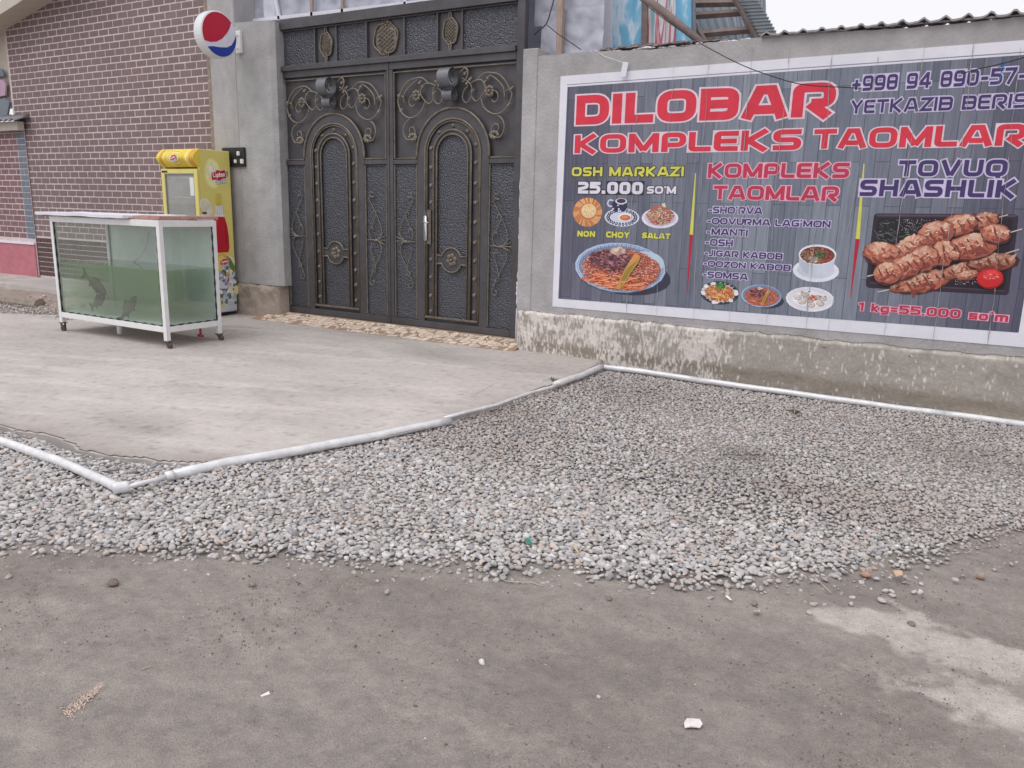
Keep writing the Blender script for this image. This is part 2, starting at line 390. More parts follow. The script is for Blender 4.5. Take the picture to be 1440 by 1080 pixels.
# ================================================================== the ground
def zg(x, y):                                   # dirt level, falling gently to the right
    return -0.06 - 0.02 * np.clip(np.asarray(x, float) + 3.0, 0, 6)
PIPE_LINE = [(-2.97, 7.02), (-2.995, 5.95), (-3.087, 4.47), (-3.62, 2.66)]
EDGE = [(-3.56, 2.86), (-3.75, 2.74), (-4.05, 2.60), (-4.43, 2.56), (-4.88, 2.62), (-5.25, 2.56), (-6.5, 2.72), (-9.0, 2.8)]
GE = [(-9, -2.2), (-3.35, 1.55), (-2.89, 1.89), (-2.36, 2.2), (-1.67, 2.53), (-1.02, 2.88), (-.5, 3.17), (-.14, 3.6), (.4, 4.42), (2.2, 7.1)]
def inpoly(x, y, P):
    c = np.zeros(np.shape(x), bool); n = len(P)
    for i in range(n):
        x1, y1 = P[i]; x2, y2 = P[(i+1) % n]
        if y1 == y2: continue
        k = ((y1 > y) != (y2 > y)) & (x < (x2-x1)*(y-y1)/(y2-y1)+x1); c ^= k
    return c
def pdist(x, y, P, closed=True):
    d = np.full(np.shape(x), 1e9); n = len(P)
    for i in range(n if closed else n-1):
        ax, ay = P[i]; bx, by = P[(i+1) % n]; vx, vy = bx-ax, by-ay
        t = np.clip(((x-ax)*vx+(y-ay)*vy)/(vx*vx+vy*vy+1e-12), 0, 1)
        d = np.minimum(d, np.hypot(x-ax-t*vx, y-ay-t*vy))
    return d
Z6 = lambda x, y: tuple(G(960+x/3, 720+y/3, -.11))[:2]
PATCH1 = [Z6(*q) for q in [(540,415),(640,385),(900,385),(1040,420),(1120,500),(1300,560),(1500,585),(1500,735),(1200,680),(1000,610),(880,590),(760,500),(640,460)]]
PATCH2 = [Z6(*q) for q in [(800,660),(1000,700),(1200,730),(1330,730),(1500,765),(1500,940),(1250,880),(1150,860),(1130,810),(960,795),(850,770),(800,720)]]
xs = np.concatenate([[-400,-120,-40,-20,-12,-8,-6,-5], np.arange(-4.3, 1.0, .013), [1.3,2,4,8,16,40,120,400]])
ys = np.concatenate([[-400,-120,-40,-15,-6,-2,-.5,.2], np.arange(.7, 4.9, .013), [5.3,6,7,9,14,24,40,120,400]])
gx, gy = np.meshgrid(xs, ys, indexing='ij'); gx = gx.ravel(); gy = gy.ravel()
z = zg(gx, gy)
fine = (gx > -4.4) & (gx < 1.1) & (gy > .6) & (gy < 5.0)
z = z + np.where(fine, .018*(fbm(gx*1.6, gy*1.6, 3, 3)-.5) + .010*(fbm(gx*9, gy*9, 3, 8)-.5) + .0055*(fbm(gx*34, gy*34, 2, 5)-.5), 0)
cl = fbm(gx*40, gy*40, 2, 21); cm = fbm(gx*2.3, gy*2.3, 2, 44)
clod = np.clip((cl-.66)*6, 0, 1)*np.clip((cm-.48)*6, 0, 1)
z = z + np.where(fine, .008*clod, 0)
base = np.array(lin(149,141,136)); wet = np.array(lin(138,130,125)); pale = np.array(lin(192,183,177))
t1 = np.clip((fbm(gx*1.1, gy*1.3, 4, 70)-.38)*4, 0, 1)[:, None]
colr = base*(1-t1)+wet*t1
streak = fbm(gx*2.0+gy*.7, gy*9-gx*3, 3, 91)[:, None]; colr = colr*(1+.30*(streak-.5)); tr = fbm(gx*1.2-gy*.35, gy*22+gx*7, 3, 93)[:, None]; colr = colr*(1+.16*(tr-.5)); z = z+np.where(fine, .004*(tr[:, 0]-.5), 0)
pw = fbm(gx*9, gy*9, 5, 31); pf = fbm(gx*26, gy*26, 2, 33)
for P in (PATCH1, PATCH2):
    s = np.where(inpoly(gx, gy, P), 1, -1)*pdist(gx, gy, P)
    a = np.clip((s+.16*(pw-.5)*2+.03)/.06, 0, 1)*(.85+.5*(pw-.4))*np.clip(1.55-1.1*clod-1.5*np.clip(pf-.6, 0, 1), 0, 1)
    colr = colr*(1-.9*a[:, None])+pale*.9*a[:, None]
colr = colr*(1-.14*clod[:, None])
c3 = fbm(gx*70, gy*70, 2, 77)[:, None]; colr = colr*(1+.25*(c3-.5))
npmesh('ground', np.stack([gx, gy, z], 1), grid_faces(len(xs), len(ys)), M['dirt'], colr, kind='structure')

# raised concrete yard in front of the gate
def jag(P, step=.12, amp=.02, seed=1):
    out = []
    for i in range(len(P)-1):
        a, b = Vector((*P[i], 0)), Vector((*P[i+1], 0)); n = max(1, int((b-a).length/step))
        nn = Vector((-(b-a).y, (b-a).x, 0)).normalized()
        for k in range(n):
            q = a.lerp(b, k/n)+nn*(amp*2*(random.random()-.5)); out.append((q.x, q.y))
    out.append(P[-1]); return out
yard = jag([(-14, 3.4)] + EDGE[::-1][:-1] + [EDGE[0]], .10, .025) + [tuple(G(*q, 0))[:2] for q in [(300,652), (430,630), (540,609), (632,588), (700,568), (745,552), (782,539), (815,526), (840,514)]] + [(-3.06, 7.12), (-4.05, 7.14), (-4.12, 7.42), (-9.3, 7.42)]
yard += jag([(-9.5, 6.7), (-9.9, 5.75), (-10.8, 5.2), (-14, 4.0)], .15, .05)
YD = list(yard)
yx = np.arange(-14, -2.9, .024); yy = np.arange(2.3, 7.44, .024); qx, qy = np.meshgrid(yx, yy, indexing='ij'); qx = qx.ravel(); qy = qy.ravel()
yin = inpoly(qx, qy, YD); de = pdist(qx, qy, EDGE, closed=False); dp = pdist(qx, qy, YD[len(YD)-1:]+YD, closed=True)
c0, c1, c2, c3_ = (np.array(lin(*v)) for v in [(194,187,183), (176,169,164), (208,201,197), (158,149,143)])
n1 = fbm(qx*1.3, qy*1.9, 4, 201)[:, None]; n2 = fbm(qx*5, qy*7, 4, 207)[:, None]; n3 = fbm(qx*.7+qy*1.5, qy*7-qx*2.2, 4, 211)[:, None]
yc = c0*(1-np.clip((n1-.45)*4, 0, 1)*.6)+c1*np.clip((n1-.45)*4, 0, 1)*.6
lt = np.clip((n3-.52)*5, 0, 1)*.55; yc = yc*(1-lt)+c2*lt
yc = yc*(1+.16*(n2-.5))
dust_ = np.clip(.9-de/.34+1.0*(n2[:, 0]-.5), 0, 1)*.75+np.clip(.5-dp/.25+.9*(n2[:, 0]-.5), 0, 1)*.4+np.clip((qy-6.3)/.9, 0, 1)*.28
dust_ = np.clip(dust_, 0, .9)[:, None]; yc = yc*(1-dust_)+c3_*dust_
for (px, py, rx_, ry_, a_) in [(470,545,.5,.25,.12), (190,600,.35,.12,.22), (610,500,.6,.2,.14), (180,478,1.0,.45,.12), (520,470,.9,.25,.12), (760,520,.4,.5,.14), (330,500,.8,.2,.08)]:
    g_ = G(px, py, 0); yc = yc*(1-a_*np.exp(-(((qx-g_.x)/rx_)**2+((qy-g_.y)/ry_)**2))*(.4+1.2*n2[:, 0]))[:, None]
pt = fbm(qx*30, qy*30, 2, 221)[:, None]; yc = yc*(1-.25*np.clip((pt-.68)*8, 0, 1))
yF = grid_faces(len(yx), len(yy)); yF = yF[yin[yF].all(1)]
yz = .004*(fbm(qx*1.5, qy*1.5, 3, 230)-.5)+.0018*(fbm(qx*20, qy*20, 2, 231)-.5)+.003
use = np.zeros(len(qx), np.int64); use[yF.ravel()] = 1; remap = np.cumsum(use)-1; ku = use > 0
npmesh('yard_surface', np.stack([qx, qy, yz], 1)[ku], remap[yF], M['yard'], yc[ku], kind='structure')
mb = MB(); n = len(yard)
mb.v = [(q[0], q[1], -.003) for q in yard]+[(q[0], q[1], -.14) for q in yard]
mb.face(range(n)); 
for i in range(n): mb.face([i, i+n, (i+1) % n+n, (i+1) % n])
tag(mb.build('concrete_yard', M['concrete']), kind='structure')
# hairline cracks and grit that lie on the yard (real little ridges)
def wob(a, b, n, amp, z=.002):
    a = Vector(a); b = Vector(b); nn = Vector((-(b-a).y, (b-a).x, 0)).normalized(); o = 0; out = []
    for k in range(n+1):
        o = o*.75+random.uniform(-1, 1)*amp; q = a.lerp(b, k/n)+nn*o; out.append((q.x, q.y, z))
    return out
mb = MB()
for a, b in [((340,650),(600,603)), ((110,632),(270,592)), ((560,470),(770,535)), ((660,560),(750,510)), ((760,540),(800,522))]:
    p = G(*a, 0); q = G(*b, 0)
    if abs((p-q).length) < 3: mb.tube(wob((p.x, p.y, 0), (q.x, q.y, 0), 40, .010, .003), [random.choice([.0006, .0012, .0018]) for _ in range(41)], 4)
o = mb.build('crack_line', M['mossy']); o['kind'] = 'structure'

# sidewalk, kerb and rubble by the brick building
mb = MB(); mb.box(-40, -9.25, 6.32, 7.5, -.1, .185)
tag(mb.build('sidewalk', M['concrete']), kind='structure')
mb = MB()
sp = [(-40, 5.9, -.05), (-12, 5.95, .02), (-11, 6.0, .03), (-10.4, 6.0, .03), (-9.45, 6.15, .0)]
nx_, ny_ = 90, 14; V = []; Cc = []
for i in range(nx_):
    x = -16+ (6.75)*i/(nx_-1)
    for j in range(ny_):
        t = j/(ny_-1); y = 5.25+1.12*t+(.35 if x > -10 else 0)*(1-t)
        h = .17*t**1.3-.03 + .05*(fbm(np.array(x*4.), np.array(y*4.), 3, 5)-.5)
        V.append((x, y, float(h))); k = float(fbm(np.array(x*3.), np.array(y*6.), 3, 9))
        Cc.append([c*(.7+.6*k) for c in lin(158,144,136)])
tag(npmesh('verge', np.array(V), grid_faces(nx_, ny_), M['dirt'], np.array(Cc)), kind='structure')
k1 = G(-40, 412, .10); k2 = G(56, 425, .10)
for i in range(1):
    a = k2.lerp(k1, i*.9); b = k2.lerp(k1, i*.9+.86)
    mb = MB(); mb.tube([(a.x, a.y, .06), (a.lerp(b,.5).x, a.lerp(b,.5).y, .062), (b.x, b.y, .06)], .085, 8)
    tag(mb.build('kerb_stone', M['mossy']), 'broken rounded concrete kerb lying left of the fish tank', 'kerb')

# ================================================================== gravel
def ico(sub):
    t = (1+5**.5)/2
    V = [(-1,t,0),(1,t,0),(-1,-t,0),(1,-t,0),(0,-1,t),(0,1,t),(0,-1,-t),(0,1,-t),(t,0,-1),(t,0,1),(-t,0,-1),(-t,0,1)]
    F = [(0,11,5),(0,5,1),(0,1,7),(0,7,10),(0,10,11),(1,5,9),(5,11,4),(11,10,2),(10,7,6),(7,1,8),(3,9,4),(3,4,2),(3,2,6),(3,6,8),(3,8,9),(4,9,5),(2,4,11),(6,2,10),(8,6,7),(9,8,1)]
    V = [np.array(v)/np.linalg.norm(v) for v in V]
    for _ in range(sub):
        c = {}; F2 = []
        def mid(a, b):
            k = (min(a,b), max(a,b))
            if k not in c: q = V[a]+V[b]; V.append(q/np.linalg.norm(q)); c[k] = len(V)-1
            return c[k]
        for a, b, d in F:
            e, f_, g_ = mid(a,b), mid(b,d), mid(d,a); F2 += [(a,e,g_),(b,f_,e),(d,g_,f_),(e,f_,g_)]
        F = F2
    return np.array(V), np.array(F)
I0, F0 = ico(0); I1, F1 = ico(1)
def templates(I, n, seed, amp):
    r = np.random.default_rng(seed); out = []
    for _ in range(n):
        s = np.array([1.0, r.uniform(.60, .95), r.uniform(.36, .60)])
        d = np.ones(len(I))
        for _k in range(3):
            v = r.normal(size=3); v /= np.linalg.norm(v); d += amp*(I@v)*r.uniform(-1, 1)
        for _k in range(8):                                    # flat facets knocked off
            v = r.normal(size=3); v /= np.linalg.norm(v); h = r.uniform(.50, .80); q = (I*d[:, None])@v
            d = np.where(q > h, d*h/np.maximum(q, 1e-6), d)
        out.append(I*d[:, None]*s)
    return np.array(out)
def scatter(name, P, size, colr, I, F, tilt=.30, seed=3, m='stone', smooth=True, parent=None, kind='stuff'):
    r = np.random.default_rng(seed); n = len(P); T = templates(I, 24, seed, .22); k = r.integers(0, 24, n)
    az = r.uniform(0, 2*np.pi, n); tx = r.normal(0, tilt, n); ty = r.normal(0, tilt, n)
    B = T[k]*size[:, None, None]
    ca, sa = np.cos(az), np.sin(az)
    x = B[..., 0]*ca[:, None]-B[..., 1]*sa[:, None]; y = B[..., 0]*sa[:, None]+B[..., 1]*ca[:, None]; zz = B[..., 2]
    c, s = np.cos(tx)[:, None], np.sin(tx)[:, None]; y, zz = y*c-zz*s, y*s+zz*c
    c, s = np.cos(ty)[:, None], np.sin(ty)[:, None]; x, zz = x*c+zz*s, -x*s+zz*c
    V = np.stack([x, y, zz], -1)+P[:, None, :]
    FF = (F[None]+(np.arange(n)*I.shape[0])[:, None, None]).reshape(-1, 3)
    return npmesh(name, V.reshape(-1, 3), FF, M[m], np.repeat(colr, I.shape[0], 0), smooth=smooth, parent=parent, kind=kind)
def gravel_region():
    return [(-9, 2.75), (-6.5, 2.68), (-5.25, 2.5), (-4.88, 2.56), (-4.43, 2.51), (-4.05, 2.56), (-3.75, 2.70), (-3.58, 2.78), (-3.12, 4.40), (-3.03, 5.2), (-2.97, 5.95), (-2.95, 7.06), (2.2, 7.06), *GE[::-1]]
GR = gravel_region()
sx, sy = .0235, .0215
ax = np.arange(-6.8, 2.0, sx); ay = np.arange(.8, 7.1, sy)
ux, uy = np.meshgrid(ax, ay, indexing='ij'); ux = ux.ravel(); uy = uy.ravel()
ux = ux+rng.uniform(-.5, .5, len(ux))*sx; uy = uy+rng.uniform(-.5, .5, len(uy))*sy
ins = inpoly(ux, uy, GR)
low = pdist(ux, uy, GE, closed=False)
en = fbm(ux*5, uy*5, 3, 12)
thin = np.clip((low-.02+.16*(en-.5))/.16, 0, 1)               # the heap thins out into the dirt
keep = ins & (rng.random(len(ux)) < .10+.9*thin)
out_ = (~ins) & (low < .20) & (uy < 5) & (rng.random(len(ux)) < .05*np.clip(1-low/.2, 0, 1))
vis = (ux < 1.15+.10*(uy-2)) & (uy > .6) & (ux > -1.03*uy-3.5)
keep = (keep | out_) & vis
ux, uy, thin, en = ux[keep], uy[keep], thin[keep], en[keep]
n = len(ux); print('gravel stones', n)
ye = pdist(ux, uy, EDGE, closed=False); lift = -.005+.031*thin+.03*np.exp(-(ye/.22)**2)
P = np.stack([ux, uy, zg(ux, uy)+lift+rng.uniform(-.006, .007, n)+.02*(fbm(ux*1.4, uy*1.4, 2, 51)-.5)*thin], 1)
size = rng.lognormal(math.log(.0182), .25, n); size = np.clip(size, .010, .031)*(.75+.25*thin)
pal = np.array([lin(182,180,181), lin(196,193,192), lin(164,163,166), lin(210,207,205), lin(190,179,172), lin(146,146,150), lin(198,182,172), lin(176,172,168), lin(220,217,216), lin(186,168,160)])
pal = pal*.80+np.array(lin(180,174,171))*.20
w = np.array([.22,.2,.14,.12,.09,.06,.05,.07,.04,.02]); w /= w.sum()
c = pal[rng.choice(len(pal), n, p=w)]*rng.uniform(.88, 1.10, (n, 1))
dust = np.array(lin(160,146,138))                              # soil washed over the stones further back and in tyre marks
dd = np.clip((uy-3.2)/3.0, 0, 1)*.38+np.clip((fbm(ux*.9, uy*.9, 3, 61)-.47)*3.2, 0, .55)*np.clip((uy-2.4)/1.2, 0, 1)+.5*(1-thin)
def spot(px, py, r, a):
    q = G(px, py, -.1); return a*np.exp(-(((ux-q.x)/r)**2+((uy-q.y)/(r*.8))**2))
dark_ = spot(1050, 645, .22, .42)+spot(1010, 670, .4, .2)+spot(1370, 645, .5, .25)+spot(880, 560, .5, .18)+spot(700,600,.5,.1)
dd = np.clip(dd+dark_*.8, 0, .9)[:, None]
c = c*(1-dd)+(c*.35+dust*.62)*dd*1.0
c = c*(1-.75*np.clip(dark_, 0, .6))[:, None]
near = uy < 3.9
scatter('gravel', P[near], size[near], c[near], I1, F1, seed=5, smooth=False)
scatter('gravel_far', P[~near], size[~near], c[~near], I0, F0, seed=6, smooth=False).name = 'gravel'
# silt bed under the stones
bx_ = np.arange(-9, 2.3, .06); by_ = np.arange(-1.5, 7.12, .06); qx, qy = np.meshgrid(bx_, by_, indexing='ij'); qx = qx.ravel(); qy = qy.ravel()
d2 = pdist(qx, qy, GE, closed=False); i2 = inpoly(qx, qy, GR)
hz = zg(qx, qy)+np.where(i2, .033*np.clip(d2/.2, 0, 1)-.014, -.06)+.006*(fbm(qx*9, qy*9, 2, 4)-.5)+.045*np.exp(-(pdist(qx, qy, EDGE, closed=False)/.14)**2)*i2
npmesh('gravel_bed', np.stack([qx, qy, hz], 1), grid_faces(len(bx_), len(by_)), M['dirt'], np.tile(np.array(lin(146,138,133)), (len(qx), 1)), kind='structure')

# fines between the stones
n = 16000; fx_ = rng.uniform(-5.8, 1.2, n); fy_ = rng.uniform(1.2, 6.9, n); k = inpoly(fx_, fy_, GR) & (fx_ < .62+.045*(fy_-2)) & (fx_ > -1.03*fy_-2.75) & (fy_ < 4.8); fx_, fy_ = fx_[k], fy_[k]; n = len(fx_)
fd = np.clip(pdist(fx_, fy_, GE, closed=False)/.2, 0, 1)
scatter('gravel_fines', np.stack([fx_, fy_, zg(fx_, fy_)+.004+.022*fd+rng.uniform(-.004, .008, n)], 1), np.clip(rng.lognormal(math.log(.0062), .35, n), .003, .011), pal[rng.choice(len(pal), n, p=w)]*rng.uniform(.75, 1.0, (n, 1)), I0, F0, tilt=.5, seed=15, smooth=False)
# crumbs of soil and chips on the dirt
n = 42000; cx = rng.uniform(-3.4, .8, n); cy = rng.uniform(.9, 4.6, n)
k = (~inpoly(cx, cy, GR)) & (cy < 5) & (rng.random(n) < .12+1.2*np.clip(fbm(cx*2.3, cy*2.3, 2, 44)-.42, 0, 1)*3); cx, cy = cx[k], cy[k]; n = len(cx)
s_ = np.minimum(rng.lognormal(math.log(.0023), .5, n), .0065); cc = np.array([lin(124,112,104)]*n)*rng.uniform(.7, 1.2, (n, 1)); li = rng.random(n) < .2
cc[li] = np.array(lin(206,196,188)); s_[li] *= .8
scatter('soil_crumbs', np.stack([cx, cy, zg(cx, cy)+.002], 1), s_, cc, I0, F0, tilt=.8, seed=9)
# grit fringe of the verge at the far left
n = 2600; cx = rng.uniform(-14, -9.2, n); yc = 5.35+.0*cx; cy = rng.normal(5.5, .22, n)+np.where(cx > -10.2, .35, 0)
k = cx < -9.3; cx, cy = cx[k], cy[k]; n = len(cx)
cc = pal[rng.choice(len(pal), n, p=w)]*.95
hh = .17*np.clip((cy-5.25)/1.12, 0, 1)**1.3-.015
scatter('verge_grit', np.stack([cx, cy, hh], 1), np.clip(rng.lognormal(math.log(.016), .4, n), .006, .05), cc, I0, F0, seed=19)

def pebble(px, py, s, colr, label, sq=.6, cat='stone', name='stone', z=None, seed=None, group=None):
    r = np.random.default_rng(seed or int(px*7+py)); zz = -.1 if z is None else z; g = G(px, py, zz); zz = float(zg(g.x, g.y)) if z is None else z
    g = G(px, py, zz+s*.2)
    T = templates(I1, 1, int(px+py), .22)[0]*s; a = r.uniform(0, 6.28)
    V = np.stack([T[:, 0]*np.cos(a)-T[:, 1]*np.sin(a), T[:, 0]*np.sin(a)+T[:, 1]*np.cos(a), T[:, 2]*sq/.55], 1)
    o = npmesh(name, V, F1, M['stone'], np.tile(np.array(colr), (len(V), 1))); o.location = (g.x, g.y, zz+s*sq*.6)
    return tag(o, label, cat, group)
pebble(160, 820, .030, lin(120,106,98), 'dark muddy clod on the dirt just below the gravel, far left', cat='clod', name='dirt_clod')
pebble(355, 822, .020, lin(140,128,122), 'brown oval stone alone on the dirt below the gravel edge, left half')
pebble(12, 812, .022, lin(168,160,156), 'grey stone at the far left picture edge below the gravel')
pebble(677, 932, .017, lin(212,208,206), 'small pale grey stone alone in the middle of the dirt')
pebble(601, 1041, .014, lin(214,200,180), 'smooth cream pebble near the bottom edge, left of centre')
pebble(1283, 878, .019, lin(132,120,112), 'dark stone sitting on the pale dry patch at right')
pebble(1240, 845, .022, lin(190,182,178), 'flat grey stone of the small loose cluster under the gravel edge, leftmost', group='loose cluster of stones right of centre')
pebble(1244, 832, .019, lin(196,188,184), 'rounded stone of the loose cluster, just above the flat one', group='loose cluster of stones right of centre')
pebble(1256, 838, .02, lin(184,178,176), 'grey stone of the loose cluster, rightmost', group='loose cluster of stones right of centre')
pebble(1285, 833, .017, lin(196,186,178), 'small pale stone to the right of the loose cluster')
pebble(1219, 810, .031, lin(176,142,122), 'biggest orange brown stone at the lower gravel edge, right half', .75)
pebble(1229, 800, .024, lin(186,154,136), 'orange brown stone leaning behind the biggest orange one')
pebble(1232, 814, .022, lin(184,182,182), 'light grey stone touching the big orange stone on its right')
pebble(1061, 849, .02, lin(140,124,114), 'brown stone below the gravel edge, just right of centre')
pebble(856, 842, .021, lin(128,116,108), 'dark brown stone on the dirt under the gravel, centre')
pebble(1143, 850, .021, lin(178,168,162), 'grey stone at the left tip of the pale dry patch')
pebble(757, 772, .026, lin(200,158,134), 'orange stone chip in the gravel below the green scrap', .4)
pebble(515, 778, .022, lin(190,160,146), 'pinkish orange stone in the lower gravel, left of centre')
pebble(842, 981, .012, lin(186,180,176), 'tiny grey stone on the dirt in the lower middle')
pebble(1380, 813, .024, lin(160,138,124), 'reddish brown stone half out of the gravel at right')
# white crumpled paper, straws, green scrap, spilled sawdust, twigs
def scrap(pts, zt, colr, name, label, cat, th=.002):
    g = [G(*p, -.11) for p in pts]; zz = float(zg(g[0].x, g[0].y))+zt; g = [G(*p, zz) for p in pts]; mb = MB(); mb.col = colr; n = len(g)
    mb.v = [(q.x, q.y, zz+.004*math.sin(i*2.3)) for i, q in enumerate(g)]+[(q.x, q.y, zz-th) for q in g]
    mb.face(range(n)); mb.face(range(2*n-1, n-1, -1))
    for i in range(n): mb.face([i, i+n, (i+1) % n+n, (i+1) % n])
    return tag(mb.build(name, M['attr']), label, cat)
scrap([(962,1016),(966,1011),(974,1009),(984,1012),(988,1018),(984,1023),(972,1022),(963,1023)], .008, lin(226,218,218), 'crumpled_paper', 'crumpled white paper scrap on the dirt near the bottom edge', 'litter')
scrap([(366,978),(378,973),(380,975),(368,980)], .004, lin(232,228,222), 'plastic_stick', 'short white stick lying on the dirt in the lower left', 'litter')
scrap([(738,757),(744,757),(750,764),(743,766)], .045, lin(64,136,124), 'green_scrap', 'small teal green plastic scrap in the gravel', 'litter')
scrap([(806,768),(809,767),(816,780),(813,779)], .045, lin(206,180,150), 'wood_splinter', 'yellowish wood splinter in the gravel right of the green scrap', 'litter')
scrap([(1020,838),(1023,838),(1030,843),(1027,844)], .01, lin(236,232,228), 'cigarette_end', 'white cigarette end at the lower gravel edge', 'litter')
scrap([(1256,802),(1268,803),(1270,808),(1260,811)], .03, lin(204,174,146), 'leaf_scrap', 'tan dry leaf scrap beside the big orange stone', 'litter')
n = 420; g = []
for _ in range(n):
    t = random.random(); u = random.gauss(0, 1)*.30*(1-t)**.6+random.uniform(-.1,.1)
    g.append(tuple(G(92+56*t+u*12, 1000-45*t+u*11, -.063)))
P_ = np.array(g); P_[:, 2] = zg(P_[:, 0], P_[:, 1])+.001
o = scatter('sawdust', P_, np.full(n, .0042), np.array([lin(196,178,166)]*n)*rng.uniform(.8, 1.2, (n, 1)), I0, F0, tilt=.5, seed=29)
def twig(pts, r, colr, label, name='twig'):
    mb = MB(); mb.col = colr; q = [G(*p, -.1) for p in pts]; q = [(a.x, a.y, float(zg(a.x, a.y))+.008) for a in q]
    mb.tube(q, r, 5); return tag(mb.build(name, M['attr']), label, 'twig')
twig([(708,822),(725,824),(748,824),(762,829)], .0022, lin(190,176,164), 'thin pale curved twig just under the gravel edge, centre')
twig([(1152,816),(1160,824),(1169,832)], .002, lin(196,184,172), 'thin straw slanting out of the gravel edge, right of centre', 'straw')
twig([(200,953),(213,949)], .002, lin(180,170,160), 'short thin twig on the dirt, lower left', 'twig')

# ================================================================== edging pipes
def pipe(pts, r, label, name='edging_pipe', n=14, group='silver painted pipes edging the gravel', m='pipe'):
    mb = MB(); Q = []
    P = [Vector(p) for p in pts]
    for i in range(len(P)-1):
        k = max(2, int((P[i+1]-P[i]).length/.12))
        for j in range(k): Q.append(P[i].lerp(P[i+1], j/k))
    Q.append(P[-1])
    Q2 = [q+Vector((0, 0, .0015*math.sin(i*1.3)+.002*math.sin(i*.37))) for i, q in enumerate(Q)]
    rr = [r*(1+.025*math.sin(i*.9)) for i in range(len(Q2))]
    mb.tube(Q2, rr, n); return tag(mb.build(name, M[m], smooth=True), label, 'pipe', group)
def gp(px, py, z): return G(px, py, z)
pz = .004
pipe([gp(-60, 592, pz), gp(0, 620, pz), gp(80, 647, pz), gp(150, 677, pz), gp(168, 687, pz)], .026, 'thick silver pipe running in from the left edge to the corner')
pipe([gp(158, 688, pz), gp(170, 686, pz), gp(181, 684, pz)], .030, 'stubby silver elbow where the pipes meet at the left corner', 'pipe_elbow')
pipe([gp(180, 684.5, pz+.005), gp(236, 671, pz+.005)], .012, 'short thin pipe between the left elbow and the thick pipe')
pipe([gp(233, 670, pz+.01), gp(244, 668, pz+.01)], .024, 'narrow silver collar joining the short thin pipe to the thick one', 'pipe_collar')
pipe([gp(240, 669, pz), gp(320, 651, pz), gp(430, 632, pz), (gp(540, 611, pz)), gp(632, 591, pz)], .0285, 'long thick dented silver pipe along the lower yard edge')
pipe([gp(625, 588, pz+.01), gp(700, 569, pz+.01), gp(745, 553, pz+.01), gp(786, 541, pz+.01)], .0125, 'thin white pipe in the middle of the yard edge')
pipe([gp(780, 541, pz+.01), gp(815, 529, pz+.01), gp(846, 516, pz+.01)], .027, 'thick grey pipe from the thin one up to the wall corner')
def wp(px, py, z): return G(px, py, z)
pipe([wp(843, 516, .002), wp(900, 522, -.004), wp(983, 535, -.018)], .026, 'flattened white pipe at the foot of the wall, next to the corner')
pipe([wp(983, 535, -.018), wp(1150, 558, -.042), wp(1329, 582, -.066)], .026, 'long shiny silver pipe at the foot of the banner wall')
pipe([wp(1329, 582, -.066), wp(1440, 597, -.082), wp(1600, 618, -.10)], .027, 'silver pipe at the foot of the wall running out at the right edge')
# a flat stone wedged by the pipe, weeds
pebble(802, 533, .07, lin(182,170,162), 'flat pale stone wedged behind the grey pipe near the wall', .35, z=0.0)
# ================================================================== brick building at left
bb = empty('brick_building', (-11, 7.3, .18), 'building with painted brown brick gable wall behind the fridge and fish tank', 'building')
MB().box(-13.42, -8.62, 7.2545, 7.8, -.1, 4.75).build('wall', M['mortar'], bb)
MB().box(-8.80, -8.70, 7.235, 7.262, -.05, 4.75).build('edge_strip', M['mossy'], bb)
PW, PH, JT = .2235, .0918, .0125
_brick_me = {}
def bricks(parent, x0, x1, z0, z1, yf, m, limit, matkey, name='brick', dep=.03, phase=0.0, pw=PW, ph=PH, skip=None):
    cells = []; row = 0; zz = z1
    while zz - ph > z0-1e-6:
        off = (row % 2)*pw/2+phase; x = x1-off
        xs_ = [x1] if off > 1e-6 else []
        while x > x0-1e-6: xs_.append(x); x -= pw
        xs_.append(x0)
        for a, b in zip(xs_, xs_[1:]):
            if a-b > .03: cells.append((b, a, zz-ph, zz))
        zz -= ph; row += 1
    if skip: cells = [c for c in cells if not skip(c)]
    cells.sort(key=lambda c: -(c[1]))
    stuff = MB()
    for i, (a, b, c, d) in enumerate(cells):
        j = JT/2; wdt = round(b-a-2*j, 3); h = d-c-2*j; pr = random.uniform(-.0015, .002)
        if i < limit:
            key = (name, matkey, wdt, round(h, 3))
            if key not in _brick_me:
                mm = MB(); mm.bbox(-wdt/2, wdt/2, 0, dep, -h/2, h/2, .003)
                me = bpy.data.meshes.new(name); me.from_pydata(mm.v, [], mm.f); me.materials.append(m); me.update(); _brick_me[key] = me
            o = bpy.data.objects.new(name, _brick_me[key]); o.location = Vector(((a+b)/2, yf+pr, (c+d)/2))-wloc(parent)
            link(o, parent)
        else: stuff.bbox(a+j, b-j, yf+pr, yf+dep, c+j, d-j, .003)
    if stuff.v: stuff.build(name, m, parent, kind='stuff')
    return len(cells)
top = .84+PH*38
eave = lambda x: 4.01+(x+13.36)*.146+.06
bricks(bb, -13.38, -8.80, .84, top, 7.252, M['brick'], 298, 'a', skip=lambda c: c[2] > eave((c[0]+c[1])/2) or c[1] < -13.3)
bricks(bb, -13.38, -8.80, .20, .825, 7.246, M['brickdk'], 0, 'b', name='plinth_brick', ph=.0765, pw=.2)
